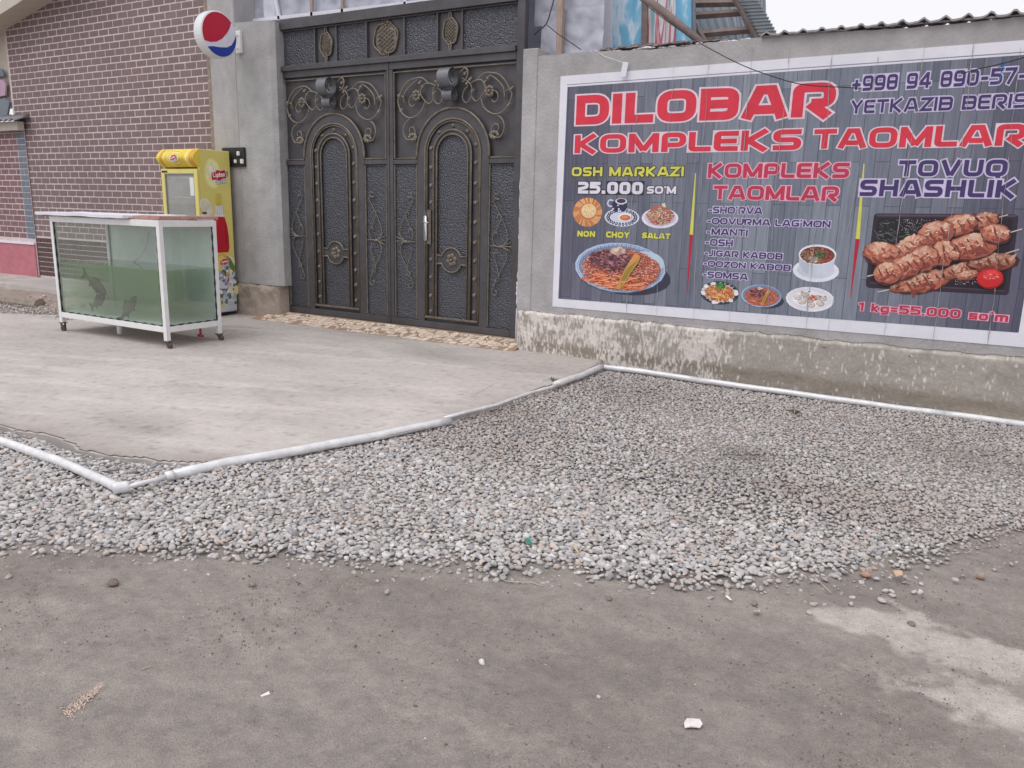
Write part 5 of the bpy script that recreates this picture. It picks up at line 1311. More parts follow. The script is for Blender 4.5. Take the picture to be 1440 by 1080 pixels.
def chunk(x, y, rx, ry, a, grill=0, dk=1.0):
    s_ = lambda c: tuple(v*dk for v in c); ca, sa = math.cos(a), math.sin(a); rx *= 1.26; ry *= 1.0
    at = lambda u, v: (x+u*rx*ca-v*ry*sa, y+u*rx*sa+v*ry*ca)
    p.ell(x+3, y+10, rx*1.04, ry*1.06, s_(lin(84,48,48)), a, 26, .07); p.ell(x, y, rx, ry, s_(lin(158,92,78)), a, 22, .15)
    q = at(-.03, -.12); p.ell(q[0], q[1], rx*.90, ry*.82, s_(lin(190,130,108)), a, 24, .10)
    q = at(-.08, -.28); p.ell(q[0], q[1], rx*.66, ry*.50, s_(lin(212,158,134)), a, 22, .16)
    for k in range(int(7+rx*ry/420)):
        u, v = rnd_disk(.84, .84); X, Y = at(u, v); t = v+random.uniform(-.4, .4)
        cc = (224,182,160) if t < -.45 else (208,142,116) if t < 0 else (180,98,80) if t < .45 else (138,68,62)
        p.ell(X, Y, random.uniform(.10, .26)*rx, random.uniform(.08, .20)*ry, s_(mixc([lin(*cc)], .08)), a+random.uniform(-.9, .9), 10, .22)
    for k in range(grill):
        u = -.72+1.44*(k+.5)/grill+random.uniform(-.05, .05); X, Y = at(u, random.uniform(-.15, .15)); h = ry*.62*math.sqrt(max(.1, 1-u*u))*random.uniform(.6, 1); aa = a+1.25; w_ = random.uniform(7, 12)
        for wk, cc in ((w_*1.5, (160,98,82)), (w_*.75, (118,62,54))):
            p.poly([(X-wk*.5-h*math.cos(aa), Y-h*math.sin(aa)), (X+wk*.5-h*math.cos(aa), Y-h*math.sin(aa)), (X+wk, Y), (X+wk*.5+h*math.cos(aa), Y+h*math.sin(aa)), (X-wk*.5+h*math.cos(aa), Y+h*math.sin(aa)), (X-wk, Y)], s_(mixc([lin(*cc)], .08)))
    for k in range(int(rx/12)):
        u, v = rnd_disk(.7, .5); X, Y = at(u, v-.25); p.ell(X, Y, random.uniform(5, 14), random.uniform(2, 5), s_(mixc([lin(240,214,198)], .06)), a+random.uniform(-.6, .6), 8, .2)
chunk(400, 740, 75, 38, -.2, 2, .8); chunk(610, 690, 190, 85, -.25, 7, .9); chunk(900, 600, 120, 60, -.25, 2, .8); chunk(1180, 530, 170, 72, -.1, 4, .75); chunk(960, 640, 80, 40, -.2, 0, .9)
chunk(1110, 180, 95, 72, -.3, 2, .85); chunk(1180, 345, 100, 40, -.1, 0, .8); chunk(900, 215, 120, 88, -.25, 3); chunk(700, 280, 120, 95, -.2, 2)
chunk(480, 400, 135, 85, -.45, 4); chunk(240, 455, 120, 98, .1, 0); chunk(1000, 395, 175, 105, -.2, 5); chunk(1200, 290, 100, 80, .1, 1); chunk(760, 450, 75, 110, .2, 1)
chunk(600, 495, 100, 105, -.3, 2); chunk(440, 570, 120, 95, -.35, 5); chunk(290, 620, 95, 92, -.1, 3); chunk(850, 470, 40, 40, 0, 0)
p.ell(1155, 672, 116, 86, lin(150,28,34), -.1, 24, .03); p.ell(1152, 664, 108, 78, lin(206,44,50), -.1, 24, .03); p.ell(1160, 640, 70, 40, lin(226,72,74), -.1, 18, .05)
for k in range(16): u, v = rnd_disk(.6, .5); p.ell(1155+u*110, 650+v*75, 12, 3, mixc([lin(240,170,168), lin(168,30,38)]), random.uniform(-.8, .8), 6)
p.done()

# white tag hanging on a string
a = W(877, 97, 7.14); mb = MB(); mb.prism([(a.x-.03, a.z-.065), (a.x+.025, a.z-.07), (a.x+.045, a.z+.055), (a.x-.008, a.z+.062)], 7.135, 7.142)
tg = mb.build('paper_tag', M['foam']); tag(tg, 'small white tag hanging on a string above the banner', 'tag')
b = W(835, 73, 7.17); mb = MB(); mb.tube([(b.x, 7.2, b.z+.02), (b.x+.12, 7.15, b.z-.05), (a.x+.01, 7.14, a.z+.05)], .0022, 4); mb.build('string', M['foam'], tg)

# ================================================================== upper storey behind: polythene sheeting, painted metal sheets, shed roof
ps = empty('polythene_screen', (-5.5, 7.62, 3.6), 'wrinkled translucent polythene sheeting on battens above the gate', 'plastic screen')
def film(x0, x1, z0f, z1, Y, seed, amp=.03, step=.03, fold=None):
    X = np.arange(x0, x1+step, step); Zz = np.linspace(0, 1, int((z1-3.0)/step)+2); XX, TT = np.meshgrid(X, Zz, indexing='ij')
    zb = np.array([z0f(x) for x in X])[:, None]; ZZ = zb+(z1-zb)*TT
    f = fbm(XX*2.2+ZZ*1.5, ZZ*1.1-XX, 4, seed)-.5; g = np.abs(fbm(XX*5+ZZ*4, ZZ*5-XX*3, 3, seed+1)-.5)
    YY = Y-amp*2*f-amp*1.6*g
    return np.stack([XX.ravel(), YY.ravel(), ZZ.ravel()], 1), grid_faces(*XX.shape)[:, ::-1]
V, F = film(-8.3, -4.18, lambda x: 3.60, 4.9, 7.56, 3); o = npmesh('film', V, F, M['film'], parent=ps); o.location = -ps.location
V, F = film(-4.22, -3.46, lambda x: 3.30 if x < -4.0 else 3.30-(x+4.0)*.85, 4.9, 7.60, 5, .03); V[:, 2] = np.maximum(V[:, 2], 2.95); o = npmesh('film', V, F, M['film'], parent=ps); o.location = -ps.location
V, F = film(-4.12, -3.44, lambda x: 2.96, 3.42, 7.57, 8, .05, .02); o = npmesh('film', V, F, M['film'], parent=ps); o.location = -ps.location
def batten(a, b, Y, w, m='wood', parent=ps, name='batten'):
    p, q = W(*a, Y), W(*b, Y); d = Vector((q.x-p.x, 0, q.z-p.z)).normalized(); nn = Vector((-d.z, 0, d.x))*w/2; mm = MB()
    mm.v = [tuple(v+Vector((0, dy, 0))) for dy in (0, w*.9) for v in (p-nn, q-nn, q+nn, p+nn)]
    for f in [(0,1,2,3),(7,6,5,4),(0,4,5,1),(1,5,6,2),(2,6,7,3),(3,7,4,0)]: mm.face(f)
    return mm.build(name, M[m], parent)
batten((375, -60), (392, 28), 7.5, .035, 'foam'); batten((436, -40), (438, 26), 7.5, .035); batten((479, -40), (481, 22), 7.5, .035); batten((318, 33), (740, -14), 7.5, .04, 'foam')
batten((568, -30), (569, 14), 7.5, .03, 'foam'); batten((788, -40), (785, 84), 7.46, .06); batten((332, -40), (334, 30), 7.52, .05, 'wooddk')
MB().box(-8.3, -3.3, 7.95, 8.0, 2.95, 4.9).build('back_sheet', mat('grey_backing', lin(158,162,176), var=.15, vs_=2), ps)
ms = empty('painted_sheet_wall', (-3.0, 7.9, 2.9), 'wall of blue and red streaked painted metal sheets behind the banner wall', 'shed wall')
def zpoly(pts, Y, th, m, name, parent):
    q = [W(*p, Y) for p in pts]; mm = MB(); n = len(q); mm.v = [(v.x, Y, v.z) for v in q]+[(v.x, Y+th, v.z) for v in q]
    mm.face(list(range(n))[::-1]); mm.face(range(n, 2*n))
    for i in range(n): mm.face([i, (i+1) % n, (i+1) % n+n, i+n])
    return mm.build(name, m, parent)
def streaks(name, cols, scale=(14, 1, 2.2), sc=1.0):
    m = bpy.data.materials.new(name); m.use_nodes = True; n = m.node_tree; N = n.nodes; p = N['Principled BSDF']; p.inputs['Roughness'].default_value = .5
    g = N.new('ShaderNodeNewGeometry'); mp = N.new('ShaderNodeMapping'); mp.inputs['Scale'].default_value = scale; n.links.new(g.outputs['Position'], mp.inputs[0])
    no = N.new('ShaderNodeTexNoise'); no.inputs['Scale'].default_value = sc; no.inputs['Detail'].default_value = 6; no.inputs['Distortion'].default_value = .6; n.links.new(mp.outputs[0], no.inputs['Vector'])
    cr = N.new('ShaderNodeValToRGB'); e = cr.color_ramp.elements; e[0].position = cols[0][0]; e[0].color = (*lin(*cols[0][1]), 1); e[1].position = cols[-1][0]; e[1].color = (*lin(*cols[-1][1]), 1)
    for q, c in cols[1:-1]: x = cr.color_ramp.elements.new(q); x.color = (*lin(*c), 1)
    n.links.new(no.outputs['Fac'], cr.inputs[0]); n.links.new(cr.outputs[0], p.inputs['Base Color']); return m
BL_ = streaks('blue_streaked_paint', [(.3, (92,160,204)), (.5, (120,184,218)), (.6, (206,222,236)), (.75, (150,186,214))], (6, 1, 2.5))
ST_ = streaks('striped_paint', [(.30, (214,208,216)), (.40, (196,150,160)), (.46, (176,74,88)), (.52, (222,216,224)), (.62, (120,160,168)), (.75, (150,138,148))], (11, 1, .7))
zpoly([(832,-40), (846,-40), (846,74), (830,72)], 7.86, .05, M['wood'], 'post', ms)
zpoly([(846,-40), (860,-40), (860,78), (846,74)], 7.88, .05, M['foam'], 'sheet', ms)
zpoly([(859,-40), (904,-40), (903,80), (858,80)], 7.90, .02, BL_, 'sheet', ms)
zpoly([(903,-40), (911,-40), (909,80), (901,80)], 7.87, .05, M['wooddk'], 'post', ms)
zpoly([(910,-40), (950,-40), (950,80), (908,80)], 7.90, .02, ST_, 'sheet', ms)
zpoly([(949,-40), (972,-40), (972,80), (949,80)], 7.91, .02, BL_, 'sheet', ms)
zpoly([(968,-40), (976,-40), (980,80), (968,80)], 7.93, .02, M['bluegrey'], 'sheet', ms)
sr = empty('shed_roof', (-2.4, 8.5, 3.2), 'underside of a shed roof with brown purlins rising behind the banner wall', 'roof')
q = [W(925,-60,8.9), W(1075,-60,9.3), W(1078,70,8.3), W(985,75,8.2)]
mm = MB(); n_ = 40
for i in range(n_+1):
    s = i/n_
    for t in (0, 1):
        a = q[0].lerp(q[1], s) if t == 0 else q[3].lerp(q[2], s); mm.v.append((a.x, a.y, a.z+.03*math.sin(i*1.6)))
for i in range(n_): a = i*2; mm.face([a, a+2, a+3, a+1])
mm.build('roof_sheet', M['bluegrey'], sr)
q = [W(1020,-40,8.2), W(1044,-40,7.85), W(1098,58,7.75), W(1056,62,8.15)]
mm = MB(); n_ = 110
for i in range(n_+1):
    s = i/n_
    for t in (0, 1):
        a = (q[0].lerp(q[3], s) if t == 0 else q[1].lerp(q[2], s)); mm.v += [(a.x+.006*math.sin(i*1.2)*t, a.y, a.z+.004*math.sin(i*1.2)), (a.x+.006*math.sin(i*1.2)*t, a.y, a.z+.004*math.sin(i*1.2)+.008)]
for i in range(n_): a = i*4; mm.face([a, a+2, a+6, a+4]); mm.face([a+1, a+5, a+7, a+3]); mm.face([a+2, a+3, a+7, a+6])
mm.build('roof_edge_sheet', M['roofblue'], sr)
def beam(a, b, Ya, Yb, r, m, name, parent, n=6):
    p, q = W(*a, Ya), W(*b, Yb); mm = MB(); mm.tube([p, q], r, n); return mm.build(name, M[m], parent)
for (a, b, Y) in [((955, 6), (1040, 4), 8.15), ((965, 23), (1050, 17), 8.1), ((985, 48), (1066, 41), 8.05)]: beam(a, b, Y, Y, .035, 'wooddk', 'purlin', sr, 4)
for (a, b) in [((1028, -10), (1066, 58)), ((948, -10), (1000, 70))]: beam(a, b, 8.0, 8.0, .022, 'wooddk', 'rafter', sr, 4)
zpoly([(930,-60), (1060,-60), (1069,75), (960,75)], 9.6, .02, mat('brown_shed_back', lin(104,84,84), var=.3, vs_=4), 'back_wall', sr)
mm = MB(); p, q = W(903, -6, 7.62), W(994, 66, 7.45); mm.tube([p, p.lerp(q, .4)+Vector((0, 0, .006)), q], [.033, .038, .032], 9); tag(mm.build('timber_pole', M['wooddk'], smooth=True), 'grey weathered timber pole leaning in front of the painted sheets', 'pole')

# ================================================================== cables
def cab(pts, r, label):
    P = [W(*p) if len(p) == 3 else p for p in pts]; Q = []
    for i in range(len(P)-1):
        a = P[max(i-1, 0)]; b = P[i]; c = P[i+1]; d = P[min(i+2, len(P)-1)]
        for k in range(6):
            t = k/6; Q.append(.5*((2*b)+(c-a)*t+(2*a-5*b+4*c-d)*t*t+(3*b-3*c+d-a)*t**3))
    Q.append(P[-1]); mm = MB(); mm.tube(Q, r, 5); return tag(mm.build('cable', M['cable'], smooth=True), label, 'cable')
cab([(783,-15,7.3), (776,10,7.3), (769,32,7.3), (758,43,7.35), (751,49,7.4)], .006, 'black cable hanging in a curve at the corner of the plastic sheeting')
cab([(769,35,7.3), (785,48,7.3), (800,58,7.3), (817,70,7.32)], .0045, 'short black cable slanting down across the plastic sheeting')
cab([(894,-5,7.3), (925,20,7.25), (958,44,7.2), (992,65,7.05), (1040,90,6.95), (1085,107,6.92), (1130,119,6.95), (1190,123,7.02), (1210,124,7.13)], .0042, 'long black cable drooping over the wall and across the top of the banner')
o = cab([(1352,104,7.1), (1375,97,7.08), (1407,90,7.0), (1450,78,6.8)], .004, 'thin wire reaching the banner at the top right corner')
a = W(1410, 92, 7.05); mm = MB(); mm.col = lin(70,120,170)
for k in range(7): t = k*.9; mm.tube([(a.x, a.y, a.z), (a.x+.03*math.cos(t), a.y-.01, a.z+.04*math.sin(t))], .003, 4)
mm.tube([(a.x-.005, a.y, a.z), (a.x, a.y, a.z-.09), (a.x-.015, a.y, a.z-.13)], .003, 4)
tag(mm.build('blue_knot', M['attr']), 'blue string knot on the wire above the phone number', 'string')

# ================================================================== round drink sign on a bracket
sg = empty('round_sign', (-8.05, 7.0, 3.35), 'round lit drink sign in red, white and blue on a white bracket', 'sign')
SX, SY, SZ, SR = -8.09, 6.80, 3.384, .262
TS = lambda a, b, h: (SX+h, SY+a, SZ+b)
mm = MB(); mm.lathe([(SR*.90, -.075), (SR*.985, -.062), (SR, -.04), (SR, .04), (SR*.985, .062), (SR*.93, .07)], TS, 40); mm.build('housing', M['whiteplas'], sg, smooth=False)
def disc(pts, colr, d, name):
    mm = MB(); mm.col = colr; mm.v = [TS(a*SR*.93, b*SR*.93, .0705+d) for a, b in pts]; mm.face(range(len(pts))); return mm.build(name, M['print'], sg)
c32 = lambda t0, t1, n=24: [(math.cos(t0+(t1-t0)*k/n), math.sin(t0+(t1-t0)*k/n)) for k in range(n+1)]
disc(c32(0, 2*math.pi, 40)[:-1], lin(224,224,238), 0, 'face')
# the sign leans: its bands rise to the right
t_a, t_b = R(42), R(205)
redp = c32(t_a, t_b)+[(-.55, -.44), (-.2, -.36), (.15, -.16), (.45, .14), (.64, .42)]
disc(redp, lin(196,40,66), .0012, 'red_field')
t_a, t_b = R(222), R(368)
blup = c32(t_a, t_b)+[(.88, -.10), (.70, -.36), (.40, -.52), (.0, -.58), (-.4, -.60)]
disc(blup, lin(44,66,160), .0012, 'blue_field')
a, b = W(329, 43, 7.15), W(337.5, 74, 7.15)
mm = MB(); mm.bbox(a.x, b.x, 7.16, 7.20, b.z, a.z, .004); mm.build('wall_plate', M['whitepaint'], sg)
for px, py in [(333, 49), (333, 68)]:
    c = W(px, py, 7.15); mm = MB(); mm.tube([(c.x, 7.16, c.z), (c.x-.02, 7.09, c.z), (SX, SY+SR*.9, c.z)], .011, 7); mm.build('arm', M['whitepaint'], sg)
c = W(325, 38, 7.1); mm = MB(); mm.tube([(c.x, 7.18, c.z), (c.x-.04, 7.1, c.z-.03), (SX, SY+SR*.8, SZ+SR*.35)], .005, 5); mm.build('wire', M['foam'], sg)
# ================================================================== drinks fridge
FX0, FX1, FY0, FY1, FZ0, FZ1 = -9.03, -8.345, 6.63, 7.13, .05, 2.085
fr = empty('drinks_fridge', (-8.69, 6.9, 0), 'yellow iced tea drinks fridge standing in front of the pier', 'fridge')
mm = MB(); th = .035
mm.bbox(FX1-th, FX1, FY0+.03, FY1, FZ0, FZ1, .006); mm.bbox(FX0, FX0+th, FY0+.03, FY1, FZ0, FZ1, .006); mm.box(FX0+th, FX1-th, FY1-.03, FY1-.002, FZ0, FZ1-.002)
mm.box(FX0+th, FX1-th, FY0+.03, FY1-.032, FZ1-.03, FZ1-.001); mm.box(FX0+th, FX1-th, FY0+.03, FY1-.032, FZ0, FZ0+.25)
mm.build('cabinet', M['yellow'], fr)
mm = MB(); mm.box(FX0+.04, FX0+.055, FY0+.05, FY1-.04, .30, 1.8); mm.box(FX1-.055, FX1-.04, FY0+.05, FY1-.04, .30, 1.8); mm.box(FX0+.056, FX1-.056, FY1-.055, FY1-.035, .30, 1.8)
mm.box(FX0+.056, FX1-.056, FY0+.05, FY1-.056, 1.785, 1.8); mm.build('liner', M['whiteplas'], fr)
for z in (.55, .88, 1.2, 1.5):
    mm = MB(); 
    for k in range(14): x = FX0+.07+k*.042; mm.tube([(x, FY0+.08, z), (x, FY1-.06, z)], .003, 4)
    mm.tube([(FX0+.06, FY0+.08, z), (FX1-.06, FY0+.08, z)], .006, 5); mm.tube([(FX0+.06, FY1-.08, z), (FX1-.06, FY1-.08, z)], .006, 5); mm.build('wire_shelf', M['whiteplas'], fr)
mm = MB(); mm.box(FX0+.1, FX1-.1, FY0+.06, FY0+.10, 1.73, 1.77); mm.build('light_tube', M['whiteplas'], fr)
# door
dr = MB(); z0, z1 = .12, 1.845
dr.bbox(FX0, FX0+.065, FY0-.01, FY0+.028, z0, z1, .006); dr.bbox(FX1-.065, FX1, FY0-.01, FY0+.028, z0, z1, .006); dr.bbox(FX0+.066, FX1-.066, FY0-.01, FY0+.028, z1-.06, z1, .006); dr.bbox(FX0+.066, FX1-.066, FY0-.01, FY0+.028, z0, z0+.25, .006)
door = dr.build('door', M['yellow'], fr)
mm = MB(); mm.box(FX0+.066, FX1-.066, FY0+.004, FY0+.012, z0+.251, z1-.061); mm.build('door_glass', M['fglass'], door)
mm = MB(); 
for a, b, c, d in [(FX0+.066, FX0+.08, z0+.25, z1-.06), (FX1-.08, FX1-.066, z0+.25, z1-.06), (FX0+.081, FX1-.081, z1-.075, z1-.061)]: mm.box(a, b, FY0-.004, FY0+.003, c, d)
mm.build('glass_seal', M['bluegrey'], door)
mm = MB(); mm.bbox(FX1-.15, FX1-.075, FY0-.006, FY0-.001, 1.52, 1.74, .001); mm.build('price_sticker', M['whiteplas'], door)
mm = MB(); mm.box(FX0+.02, FX0+.13, FY0-.0125, FY0-.0105, 1.80, 1.822); mm.build('maker_badge', M['rubber'], door)
# rounded canopy with printed swirls
mm = MB(); n_ = 14; prof = [(FY0+.05, 1.865)]+[(FY0+.03-.085*math.sin(math.pi*k/n_), 1.865+.215*k/n_) for k in range(n_+1)]+[(FY0+.05, 2.08)]
for (x, ) in [(FX0-.01,), (FX1+.001,)]:
    for y, z in prof: mm.v.append((x, y, z))
L_ = len(prof)
mm.col = lin(232,206,84)
for i in range(L_-1): mm.face([i, i+1, L_+i+1, L_+i])
mm.face(range(L_)); mm.face(range(2*L_-1, L_-1, -1)); cn = mm.build('canopy', M['print'], fr)
def on_canopy(x, t, d=.002):                                    # t 0..1 up the curve
    a = math.pi*t; return (x, FY0+.03-(.085+d)*math.sin(a)-.0005, 1.865+.215*t)
mm = MB()
for k, (c1, r1) in enumerate([(lin(240,222,120), 1.0), (lin(222,176,60), .86), (lin(244,232,150), .72), (lin(230,190,80), .6), (lin(246,240,190), .48), (lin(226,214,200), .36)]):
    mm.col = c1; b = len(mm.v); n2 = 24
    for j in range(n2): a = 2*math.pi*j/n2; mm.v.append(on_canopy(FX0+.33+.19*r1*math.cos(a), .5+.47*r1*math.sin(a), .002+.0008*k))
    mm.face([b+j for j in range(n2)][::-1])
for x, w_, c1 in [(FX0+.05, .04, lin(214,160,60)), (FX0+.12, .02, lin(246,232,150)), (FX1-.09, .05, lin(216,164,70)), (FX1-.15, .025, lin(246,236,170)), (FX1-.03, .02, lin(222,150,60))]:
    mm.col = c1; b = len(mm.v)
    for j in range(9): mm.v.append(on_canopy(x, .02+.96*j/8)); mm.v.append(on_canopy(x+w_, .02+.96*j/8))
    for j in range(8): mm.face([b+2*j, b+2*j+2, b+2*j+3, b+2*j+1])
mm.build('swirl_print', M['print'], fr)
# logo function on flat faces: T(a, b, d)
def logo(T, cx, cz, s, parent, rot=.12):
    mm = MB()
    def place(a, b, d): x = a*math.cos(rot)-b*math.sin(rot); z = a*math.sin(rot)+b*math.cos(rot); return T(cx+x*s, cz+z*s, d)
    def P(pts, col, d): b = len(mm.v); mm.col = col; mm.v += [place(x, z, d) for x, z in pts]; mm.face([b+i for i in range(len(pts))])
    P([(1.0, .25), (1.3, .45), (1.25, .0), (1.05, -.3), (.8, -.4)], lin(86,146,84), .0012)
    P([(-1.05, -.12), (-.95, .42), (-.55, .40), (-.1, .66), (.35, .52), (.95, .62), (1.08, .1), (1.0, -.4), (.5, -.42), (.05, -.62), (-.5, -.46), (-1.0, -.50)], lin(232,226,226), .0018)
    P([(-1.0, -.12), (-.90, .37), (-.53, .35), (-.1, .60), (.33, .46), (.90, .56), (1.02, .1), (.95, -.35), (.48, -.37), (.05, -.56), (-.48, -.41), (-.95, -.45)], lin(196,32,46), .0024)
    write(mm, 'Lipton', -.80, .82, -.16, .32, lin(240,238,240), None, lambda a, b, d: place(a, b, d+.0028), .24, 0, gap=.10, lay=.0004)
    write(mm, 'ICE TEA', -.52, .86, -.86, -.56, lin(240,246,250), lin(60,128,186), lambda a, b, d: place(a, b+a*.05, d+.0034), .24, .14, gap=.14, lay=.0004)
    return mm.build('logo_print', M['print'], parent)
logo(lambda a, b, d: (FX0+.33+a, FY0-.062-d-.004, 1.975+b), 0, 0, .055, fr, .25)
TF = lambda a, b, d: (FX1+.0005+d, FY0+.03+a, b)                 # right side: a runs front to back
def SP(pts, col, d, name=None, mm_=None):
    mm = mm_ or MB(); b = len(mm.v); mm.col = col; mm.v += [TF(a, z, d) for a, z in pts]; mm.face([b+i for i in range(len(pts))]); 
    if name: mm.build(name, M['print'], fr)
    return mm
def el(cx, cz, rx, rz, a=0, n=24, t0=0, t1=6.2832, j=0):
    out = []
    for k in range(n): t = t0+(t1-t0)*k/n; r = 1+random.uniform(-j, j); u, v = rx*r*math.cos(t), rz*r*math.sin(t); out.append((cx+u*math.cos(a)-v*math.sin(a), cz+u*math.sin(a)+v*math.cos(a)))
    return out
mm = SP(el(.19, 1.80, .125, .185), lin(232,226,140), .0004); SP(el(.19, 1.80, .108, .162), lin(240,236,176), .0008, None, mm); SP(el(.20, 1.81, .07, .11), lin(238,232,190), .0012, None, mm); SP(el(.17, 1.84, .03, .05), lin(246,244,226), .0014, None, mm); mm.build('lemon_print', M['print'], fr)
logo(TF, .285, 1.78, .115, fr, .10)
# bottle with red tea, bright cloud behind, ice splash below
mm = MB()
for k in range(16): SP(el(.07+random.uniform(-.05, .06), 1.25+random.uniform(-.16, .18), .06, .07, 0, 12, j=.08), mixc([lin(232,228,214), lin(222,216,196)], .03), .0003+.00002*k, None, mm)
SP([(.22, 1.56), (.30, 1.56), (.315, 1.50), (.315, 1.42), (.21, 1.42), (.21, 1.50)], lin(214,196,96), .001, None, mm)
SP([(.205, 1.42), (.32, 1.42), (.325, 1.33), (.345, 1.27), (.18, 1.27), (.20, 1.33)], lin(226,222,216), .0011, None, mm)
for k in range(4): SP([(.235+.03*k, 1.42), (.238+.03*k, 1.42), (.24+.03*k, 1.29), (.236+.03*k, 1.29)], lin(140,140,136), .0014, None, mm)
SP(el(.262, 1.43, .05, .025), lin(206,190,84), .0013, None, mm)
SP([(.185, 1.27), (.34, 1.27), (.375, 1.16), (.392, 1.02), (.392, .88), (.375, .82), (.15, .82), (.135, .9), (.14, 1.04), (.155, 1.17)], lin(190,30,48), .0012, None, mm)
SP([(.20, 1.25), (.225, 1.25), (.20, 1.05), (.185, .9), (.165, .9), (.175, 1.08)], lin(222,84,96), .0016, None, mm); SP([(.33, 1.2), (.345, 1.16), (.36, .95), (.345, .9)], lin(150,18,36), .0016, None, mm)
mm.build('bottle_print', M['print'], fr)
mm = MB()
for k in range(26):
    SP(el(random.uniform(.04, .44), random.uniform(.30, .72)+.0, random.uniform(.05, .09), random.uniform(.06, .11), 0, 12, j=.1), mixc([lin(232,226,190), lin(234,232,218), lin(228,218,160)], .03), .00012+.000008*k, None, mm)
SP(el(.27, .62, .12, .2, 0, 20, j=.03), lin(222,176,84), .0004, None, mm); SP(el(.25, .68, .09, .10, 0, 16, j=.05), lin(234,206,110), .0007, None, mm)
SP([(.12, .50), (.36, .50), (.36, .38), (.30, .30), (.22, .24), (.12, .26)], lin(188,36,52), .0009, None, mm)
SP([(.34, .78), (.40, .74), (.47, .62), (.44, .56), (.38, .62)], lin(92,132,76), .0011, None, mm); SP([(.44, .60), (.47, .52), (.46, .40), (.42, .46)], lin(76,112,72), .0011, None, mm)
for k in range(230):
    x = random.uniform(.02, .455); z = random.uniform(.0, .52)*(.55+.9*x/.46)+.06
    if z > .62: continue
    s = random.uniform(.012, .034); SP(el(x, z, s, s*1.2, random.uniform(0, 3), 6, j=.3), mixc([lin(206,214,226), lin(232,236,242), lin(168,180,196), lin(188,198,212), lin(96,108,116)] if random.random() < .9 else [lin(96,110,108), lin(110,120,128)], .06), .0012+.00001*k, None, mm)
SP([(.0, .06), (.458, .06), (.458, .14), (.0, .12)], lin(196,204,216), .0038, None, mm)
mm.build('ice_print', M['print'], fr)
logo(TF, .30, .70, .07, fr, .1)
mm = MB(); mm.bbox(FX1+.0, FX1+.003, FY0+.035, FY0+.10, 1.30, 1.33, .0008); mm.build('catch_plate', M['rust'], fr)
MB().box(FX0+.02, FX1-.01, FY0+.05, FY1-.02, .02, .049).build('base_frame', M['dark'], fr)

# ================================================================== fish tank on castors
TX0, TX1, TY0, TY1, TZ0, TZ1 = -8.705, -6.862, 4.965, 5.645, .105, 1.262
tk = empty('fish_tank', (-7.78, 5.3, 0), 'glass fish tank of green water in a white steel frame on castors', 'fish tank')
w_ = .048
for x in (TX0, TX1-w_):
    for y in (TY0, TY1-w_): MB().bbox(x, x+w_, y, y+w_, TZ0-.005 if x < -8 else TZ0-.03, TZ1, .003).build('corner_post', M['whitepaint'], tk)
for z0, z1 in ((TZ0+.055, TZ0+.115), (TZ1-.062, TZ1)):
    for y in (TY0+.002, TY1-w_+.002): MB().bbox(TX0+w_, TX1-w_, y, y+w_-.004, z0, z1, .003).build('long_rail', M['whitepaint'], tk)
    for x in (TX0+.002, TX1-w_+.002): MB().bbox(x, x+w_-.004, TY0+w_, TY1-w_, z0, z1, .003).build('end_rail', M['whitepaint'], tk)
GZB, GZT = TZ0+.125, TZ1-.064
MB().box(TX0+.03, TX1-.03, TY0+.03, TY1-.03, TZ0+.10, TZ0+.122).build('floor_panel', M['whitepaint'], tk)
g = .012; gi = .018
MB().box(TX0+gi, TX1-gi, TY0+gi, TY0+gi+.006, GZB, GZT).build('glass_pane', M['glass'], tk)
MB().box(TX1-gi-.006, TX1-gi, TY0+gi+.007, TY1-gi-.007, GZB, GZT).build('glass_pane', M['glass'], tk)
MB().box(TX0+gi, TX0+gi+.006, TY0+gi+.007, TY1-gi-.007, GZB, GZT).build('glass_pane', M['glass'], tk)
backm = mat('misted_back_pane', lin(232,240,238), rough=.25, var=.10, vs_=3, bump=.03, spec=.6)
MB().box(TX0+gi, TX1-gi, TY1-gi-.008, TY1-gi, GZB, GZT).build('back_pane', backm, tk)
mb = MB(); s_ = .016                                              # black sealant beads
for x, y in [(TX0+w_+.0, TY0+.006), (TX1-w_-.010, TY0+.006)]:
    mb.tube([(x+.004+.0015*math.sin(k*2.1), y+.006, GZB+(GZT-GZB)*k/30) for k in range(31)], [.009+.003*math.sin(k*1.7) for k in range(31)], 5)
mb.tube([(TX1-.008, TY1-w_-.004+.0015*math.sin(k*2.1), GZB+(GZT-GZB)*k/30) for k in range(31)], [.009+.003*math.sin(k*1.7) for k in range(31)], 5)
mb.tube([(TX0+w_+(TX1-TX0-2*w_)*k/60, TY0+.010, GZB-.004+.003*math.sin(k*1.9)) for k in range(61)], [.0065+.003*math.sin(k*1.3) for k in range(61)], 5)
mb.tube([(TX1-.010, TY0+w_+(TY1-TY0-2*w_)*k/26, GZB-.004+.003*math.sin(k*1.9)) for k in range(27)], [.0065+.003*math.sin(k*1.3) for k in range(27)], 5)
mb.tube([(TX0+.034, TY1-.034, GZB+(GZT-GZB)*k/12) for k in range(13)], .016, 6)
mb.build('black_sealant', M['rubber'], tk, smooth=True)
WZ = .775
MB().box(TX0+gi+.0075, TX1-gi-.0075, TY0+gi+.0075, TY1-gi-.0095, GZB+.002, WZ).build('water', M['water'], tk)
mb = MB(); mb.tube([(-7.90, TY1-.06, 1.1), (-7.93, TY1-.08, .95), (-8.02, TY1-.10, .83), (-8.12, TY1-.12, .78)], .006, 6); mb.build('air_hose', M['whiteplas'], tk, smooth=True)
